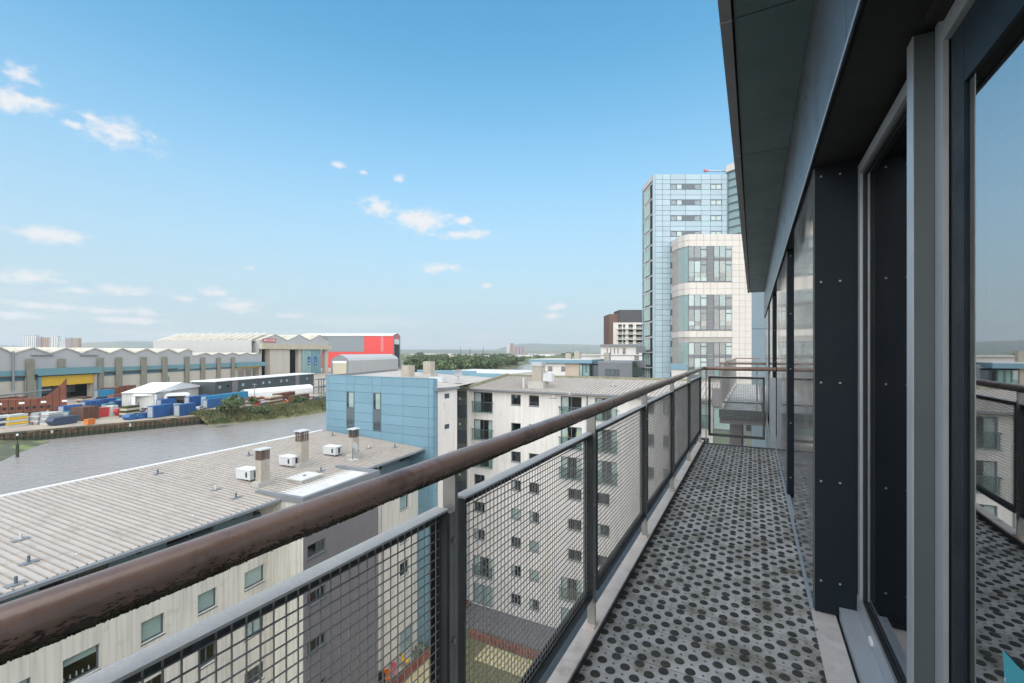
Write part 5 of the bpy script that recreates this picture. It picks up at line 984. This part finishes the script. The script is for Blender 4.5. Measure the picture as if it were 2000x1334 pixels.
# frame tents, cars, stacks
def frame_tent(u0, u1, v, h, lab):
    a, b = at(u0, v), at(u1, v - 2.5); d = (b - a).normalized(); t = thing('frame_tent', lab, 'tent', a, math.atan2(d.y, d.x)); l = (b - a).length
    for x in (0, l - 1.2): bx('side', 'tent', t, x, x + 1.2, 0, 7, 0, h - 1)
    m = MB(); m.extrude_y([(-.2, h - 1), (l + .2, h - 1), (l - .8, h), (.8, h)], -.2, 7.2); obj('roof', m, 'tent', t); bx('back', 'tent_wall', t, 1.21, l - 1.21, 6.8, 7, 0, h - 1.01); bx('load', 'interior', t, 2, l * .7, 2, 5, 0, h * .45); bx('load', 'rust_dark', t, l * .72, l - 2, 2, 4, 0, h * .3)
frame_tent(257, 306, 801, 7, 'open fronted white frame tent over dark stores on the yard'); frame_tent(320, 369, 796.5, 6.2, 'second open white frame tent nearer the navy containers')
def stack(u, v, mt, mt2, lab, w_=5, rz=YA):
    p = at(u, v); t = thing('material_stack', lab, 'stack', p, rz)
    for i in range(5): pan('layer', mt if i % 2 else mt2, t, -w_ / 2 + .1 * i, w_ / 2 - .05 * i, 0, 3, i * .85, i * .85 + .75)
stack(36, 833, 'yellow_door', 'tent_wall', 'stack of yellow and white packed sheets at the quay', 6); stack(8, 836, 'navy_skip', 'unit_white', 'stack of navy and white drums at the quay', 6); stack(108, 828, 'cargrey', 'tent_wall', 'low heap of grey pipe bundles on sandy quay', 5); stack(88, 828, 'unit_white', 'cargrey', 'pale wrapped bundles beside the boat shaped skip', 5); stack(260, 813, 'beam_cream', 'moss', 'mixed timber and greenish bundles by the pile cap', 6); stack(170, 792, 'beam_cream', 'rust_dark', 'cream coil stack in front of the yellow door', 5); stack(500, 795, 'cargrey', 'rust', 'mixed scrap stack near the red truck', 7); stack(590, 787, 'rust', 'rust_dark', 'long rusty beam stack near the blue block', 14); stack(540, 790, 'rust', 'beam_cream', 'rusty beam stack on the grassy bank', 10); stack(560, 782, 'rust_dark', 'rust', 'rust brown scrap below the white tunnel', 16); stack(225, 812, 'unit_white', 'tent_wall', 'white bags beside the dull red skip', 3)
def vehicle(u, v, m, lab, cat='car', l=4.4, h=1.5, rz=YA, truck=False):
    p = at(u, v); t = thing('truck' if truck else 'parked_car', lab, cat, p, rz)
    if truck: bx('cab', m, t, -l / 2, -l / 2 + 2.4, 0, 2.4, .6, 3.2); bx('bed', 'frame_grey', t, -l / 2 + 2.5, l / 2, 0, 2.4, .8, 1.5); bx('window', 'interior', t, -l / 2 + .3, -l / 2 + 1.9, -.03, -.002, 2, 2.9)
    else: m_ = MB(); m_.extrude_y([(-l / 2, .4), (l / 2, .4), (l / 2, .9), (l * .32, 1.0), (l * .18, h), (-l * .3, h), (-l * .42, 1.0), (-l / 2, .95)], 0, 1.8); obj('body', m_, m, t); bx('window', 'interior', t, -l * .27, l * .15, -.02, -.002, 1.02, h - .12)
    for x in (-l * .32, l * .32): obj('wheel', MB().tube((x, -.02, .35), (x, .3, .35), .35, 12), 'tyre', t); obj('wheel', MB().tube((x, 1.5, .35), (x, 1.82, .35), .35, 12), 'tyre', t)
vehicle(512, 794, 'red_clad', 'red lorry cab with flat bed in front of the white tunnel', 'truck', 9, truck=True); vehicle(530, 734, 'cargrey', 'grey parked car beyond the charcoal office'); vehicle(300, 806, 'cargrey', 'silver car parked beside the frame tent'); vehicle(255, 806, 'orange', 'orange car parked behind the dull red skip'); vehicle(395, 800, 'cargrey', 'grey car near the end of the sheet piles')
for (u, v, h, lab) in ((497, 786, 9, 'slim twin headed floodlight mast in front of the white tunnel'), (623, 735, 22, 'tall pale floodlight mast in front of the teal doors'), (842, 712, 14, 'lamp mast beyond the blue edged roof')):
    p = at(u, v); t = thing('light_mast', lab, 'lamp post', p); obj('pole', MB().tube((0, 0, 0), (0, 0, h), .18, 6), 'galv', t); bx('head', 'galv', t, -1.4, 1.4, -.2, .2, h, h + .4)
p = at(0, 797); t = thing('pipe_run', 'grey elevated pipe run beside the shed wall', 'pipe', p, YA); obj('pipe', MB().tube((-4, 4, 5), (24, 4, 6.4), .4, 8), 'gutter', t); [obj('leg', MB().tube((x, 4, 0), (x, 4, 5.2), .2, 6), 'gutter', t) for x in (0, 9, 18)]
p = at(628, 770); t = thing('steel_platform', 'open steel platform at the end of the office', 'platform', p, YA); [bx('column', 'frame_grey', t, x, x + .4, y, y + .4, 0, 9) for x in (0, 6, 12) for y in (0, 5)]; [bx('beam', 'frame_grey', t, 0, 12.4, -.1, 5.5, z, z + .4) for z in (4, 8.6)]

rc = random.Random(31)
for nm, mt, cnt in (('scrap_heaps', 'rust', 620), ('pale_rubble', 'unit_white', 420), ('orange_offcuts', 'orange', 160), ('dark_scrap', 'navy_skip', 380)):
    mb = MB()
    for i in range(cnt):
        if i % 9 == 0: u = rc.uniform(0, 640); v = rc.uniform(790, 834 - .085 * u) if u < 385 else rc.uniform(781, 793) - (u - 385) * .035; c = at(u, v)
        x, y = c.x + rc.gauss(0, 2.2), c.y + rc.gauss(0, 2.2); a, b, h = rc.uniform(.2, 1.1), rc.uniform(.2, .9), rc.uniform(.2, 1.1); mb.box(x - a, x + a, y - b, y + b, .05, .06 + h)
    tag(obj(nm, mb, mt), {'rust': 'loose rusty scrap strewn over the yard', 'unit_white': 'loose pale rubble and bags over the yard', 'orange': 'loose orange painted offcuts over the yard', 'navy_skip': 'loose dark scrap over the yard'}[mt], 'scrap', kind='stuff')
# ------------------------------------------------------------------ vegetation and the far shore
def crown_mesh(n_, seed, m, rx_=1.0, rz2=1.0, leaf=.13):
    r = random.Random(seed); mb = MB(); cl_ = [(Vector((r.gauss(0, .5), r.gauss(0, .5), r.uniform(-.45, .75))), r.uniform(.3, .55)) for _ in range(9)]
    for i in range(n_):
        c, q = cl_[i % 9]; d = Vector((r.gauss(0, 1), r.gauss(0, 1), r.gauss(0, 1))).normalized() * q * r.uniform(.55, 1.05); p = c + d; p = Vector((p.x * rx_, p.y * rx_, p.z * rz2))
        e = Vector((r.gauss(0, 1), r.gauss(0, 1), r.gauss(0, .7))).normalized() * leaf * r.uniform(.6, 1.2); f = e.cross(Vector((r.gauss(0, 1), r.gauss(0, 1), r.gauss(0, 1)))).normalized() * leaf * .7
        mb.face(p - e, p - f, p + e, p + f)
    return mb.mesh('crown', m)
CR = [crown_mesh(900, k, 'leaf_far', leaf=.15) for k in range(4)]; TRK = MB().tube((0, 0, 0), (0, 0, 1), .05, 6, r2=.025).tube((0, 0, .55), (.22, .1, .95), .02, 5, r2=.008).tube((0, 0, .6), (-.2, .12, .98), .02, 5, r2=.008).mesh('trunk', 'bark')
def tree(x, y, h, w_, lab, grp, k, z=0):
    t = thing('tree', lab, 'tree', (x, y, z), random.uniform(0, 6), grp); obj('trunk', TRK, None, t, scale=(h * .5, h * .5, h * .62)); obj('crown', CR[k % 4], None, t, (0, 0, h * .52), scale=(w_, w_, h * .5)); return t
rt = random.Random(11)
for k in range(120):                                     # wood on the far bank, below the bend
    u = rt.uniform(808, 1010); v = rt.uniform(697, 723 if u < 930 else 714); lim = 727 - (u - 945) * .3 if u > 940 else 722
    v = min(v, 723); p = pz(u, v)
    if u > 955: v = rt.uniform(694, 703); p = pz(u - 14, v)
    tree(p.x, p.y, rt.uniform(13, 19), rt.uniform(8, 12), 'broadleaf tree of the dense wood along the far river bend', 'trees of the far wood', k)
for k in range(85):
    q = rt.uniform(0, 1); i = rt.randint(9, 14); a, b = far_bank[i], far_bank[i + 1]; tree(a[0] * (1 - q) + b[0] * q - rt.uniform(1, 26), a[1] * (1 - q) + b[1] * q, rt.uniform(11, 17), rt.uniform(8, 11), 'bank side broadleaf tree along the far river bend', 'trees along the far bank', k)
p = pz(824, 698); tree(p.x, p.y, 26, 17, 'big round dark tree standing above the far wood', None, 1)
p = pz(452, 812, -.5); t = tree(p.x, p.y, 9, 4.6, 'round green bush on the grassy river bank', None, 2, -.6)
p = pz(503, 806, -.5); shrub(p.x, p.y, 4.6, 'low spreading bush on the grassy river bank', -.6, h=2.8, n_=900, m='leaf_far'); p = pz(585, 790); shrub(p.x, p.y, 4, 'small bush among the rusty beams', 0, h=4, n_=500, m='leaf_far'); p = pz(432, 822, -1); shrub(p.x, p.y, 2.6, 'low scrub where the sheet piles end', -1.2, h=1.6, n_=600, m='leaf_far')
for (u, v) in ((1102, 697), (1112, 698), (1120, 699)): p = pz(u, v); tree(p.x, p.y, 24, 16, 'dark tree behind the chimneys of the low white block', 'trees behind the low white block', u)
gr = MB(); rg = random.Random(4)
for i in range(9000):
    s_ = rg.uniform(0, 1) ** 1.2 * 4; i0 = 4 + min(3, int(s_)); a, b = far_bank[i0], far_bank[i0 + 1]; q = s_ - int(s_); off = rg.uniform(-14, 5); x = a[0] * (1 - q) + b[0] * q + off; y = a[1] * (1 - q) + b[1] * q; z = .2 if off < -1 else .25 - (off + 1.5) * .42
    e = Vector((rg.gauss(0, 1), rg.gauss(0, 1), 0)).normalized() * rg.uniform(.25, .7); h = rg.uniform(.5, 1.6); gr.face((x - e.x, y - e.y, z - .2), (x + e.x, y + e.y, z - .2), (x + e.x * .4, y + e.y * .4, z + h))
tag(obj('bank_grass', gr, 'bank'), 'rough dry grass along the far river bank', 'grass', kind='stuff')
# far town: blocks, sheds, spires, wooded strips
def far_block(u, v_top, w_px, dist, m, lab, grp=None, name='tower_block', cat='building', dep=18, roofm='gutter', cap=True):
    d = ray(u + w_px / 2, HYP); p = d * dist; wd = w_px * dist / FPX; h = HC + (HYP - v_top) * dist / FPX; t = thing(name, lab, cat, (p.x, p.y, 0), YAW, grp)
    bx('wall', m, t, -wd / 2, wd / 2, 0, dep, 0, h); bx('roof', roofm, t, -wd / 2 + .5, wd / 2 - .5, .5, dep - .5, h, h + (2.5 if cap else .6)); 
    if h > 35:
        for k in range(3): x = -wd / 2 + wd * (k + .3) / 3; bx('window_strip', 'frame_grey', t, x, x + wd * .09, -.4, -.002, 2, h - 2)
for (u, v, w_, m, lab) in ((45.5, 656.5, 12, 'flat_white', 'white high rise with dark core, left of the far group'), (58, 656, 12, 'flat_white', 'second white high rise beside the mauve one'), (70.5, 659, 9.5, 'flat_mauve', 'mauve high rise in the middle of the far group'), (82.5, 660, 13, 'flat_brown', 'brown high rise in the far group'), (97, 657, 15, 'flat_white', 'white high rise behind the brown one'), (115, 668, 12, 'flat_white', 'low pale block between the high rises'), (127, 660.5, 12, 'flat_mauve', 'mauve half of the separate far high rise'), (140, 661, 13, 'flat_brown', 'brown half of the separate far high rise')): far_block(u, v, w_, 2500, m, lab)
for (u, v, w_, m, lab) in ((989, 672, 6, 'flat_white', 'left of the twin pale towers on the far skyline'), (997, 671, 6, 'flat_brown', 'right of the twin pale towers on the far skyline'), (1005, 677, 20, 'flat_mauve', 'low reddish block beside the twin far towers')): far_block(u, v, w_, 2900, m, lab)
rf_ = random.Random(21)
for k in range(110):
    u = rf_.choice([rf_.uniform(780, 1200), rf_.uniform(150, 330), rf_.uniform(0, 330), rf_.uniform(780, 1200)]); dist = rf_.uniform(1100, 4200); w_ = rf_.uniform(8, 34); v = HYP - (rf_.uniform(7, 15) - HC) * FPX / dist
    far_block(u, v, w_, dist, rf_.choice(['flat_white', 'tent', 'shed_grey', 'flat_brown', 'flat_mauve', 'shed_cream']), 'low pale roofed building in the far town', 'low buildings of the far town', 'town_building', dep=14, roofm=rf_.choice(['shed_roof', 'gutter', 'rust_dark', 'tent']), cap=False)
fw_ = MB()
for k in range(2600):
    u = rf_.uniform(-60, 1300); dist = rf_.uniform(1200, 6500); d = ray(u, HYP) * dist; h = rf_.uniform(6, 13); w_ = rf_.uniform(8, 30)
    for q in range(3):
        x, y = d.x + rf_.gauss(0, w_ * .5), d.y + rf_.gauss(0, w_ * .5); e = Vector((CN, SN, 0)) * w_ * rf_.uniform(.2, .5); f = Vector((-SN, CN, 0)) * w_ * .2; hh = h * rf_.uniform(.6, 1.1)
        fw_.face(Vector((x, y, 0)) - e, Vector((x, y, 0)) + e, Vector((x, y, hh * .8)) + e * .8 + f, Vector((x, y, hh)) + e * .2 + f, Vector((x, y, hh * .75)) - e * .7 + f)
tag(obj('far_woods', fw_, 'leaf_far'), 'hazy tree belts between the far town buildings', 'woods', kind='stuff')
for (u, h, dist, lab) in ((900, 34, 2400, 'thin far mast left of the dark spire'), (918, 26, 2200, 'dark far spire above the wood'), (944, 40, 2600, 'thin far mast right of the spire'), (1043, 50, 3000, 'thin far mast beside the twin towers'), (1121, 90, 3200, 'tallest thin far mast before the brown tower'), (1146, 70, 3300, 'thin far mast near the brown tower'), (26, 42, 2400, 'dark far church tower beside the white high rises')):
    d = ray(u, HYP) * dist; t = thing('mast', lab, 'mast', (d.x, d.y, 0)); b_ = 5 if 'spire' in lab or 'church' in lab else .9; obj('shaft', MB().tube((0, 0, 0), (0, 0, HC + h * .55), b_, 6, r2=b_ * .3), 'frame_grey', t); obj('tip', MB().tube((0, 0, HC + h * .55), (0, 0, HC + h), b_ * .3, 5, r2=.2), 'frame_grey', t)
# low gable sheds and tanks on the far point
p = pz(800, 717); tk = [(872, 712, 9, 3.5), (883, 713, 5, 3), (891, 714, 4, 2.6)]
for (u, v, h, r_) in tk: q = pz(u, v); t = thing('storage_tank', 'white storage tank on the far point', 'tank', q, 0, 'white tanks on the far point'); obj('shell', MB().tube((0, 0, 0), (0, 0, h), r_ * .6, 14), 'tent', t); obj('lid', MB().tube((0, 0, h), (0, 0, h + .6), r_ * .6, 14, r2=.4), 'tent', t)
q0 = pz(870, 721); t = thing('moored_barge', 'long rusty moored barge beside the far point', 'barge', (q0.x + 6, q0.y, WZ), R(118)); m = MB(); m.extrude_y([(-20, 0), (44, 0), (50, 4.5), (-22, 4.5)], 0, 9); obj('hull', m, 'rust_dark', t); bx('deck_cargo', 'beam_cream', t, -14, 20, 1, 8, 4.5, 5.6); bx('deck_cargo', 'cargrey', t, 24, 44, 1, 8, 4.5, 7)

# ------------------------------------------------------------------ air between here and the hills
hz_ = MB().box(-17000, 12000, -600, 17500, -6, 420); ho = obj('haze', hz_); tag(ho, 'thin pale summer haze over the river and town', 'haze', kind='stuff')
hm = bpy.data.materials.new('haze'); hm.use_nodes = True; t_ = hm.node_tree; t_.nodes.clear(); ov = t_.nodes.new('ShaderNodeOutputMaterial'); pv = t_.nodes.new('ShaderNodeVolumePrincipled'); pv.inputs['Color'].default_value = (.95, .98, 1, 1); pv.inputs['Density'].default_value = 8e-5; pv.inputs['Anisotropy'].default_value = .2
t_.links.new(pv.outputs[0], ov.inputs['Volume']); ho.data.materials.append(hm); ho.display_type = 'WIRE'
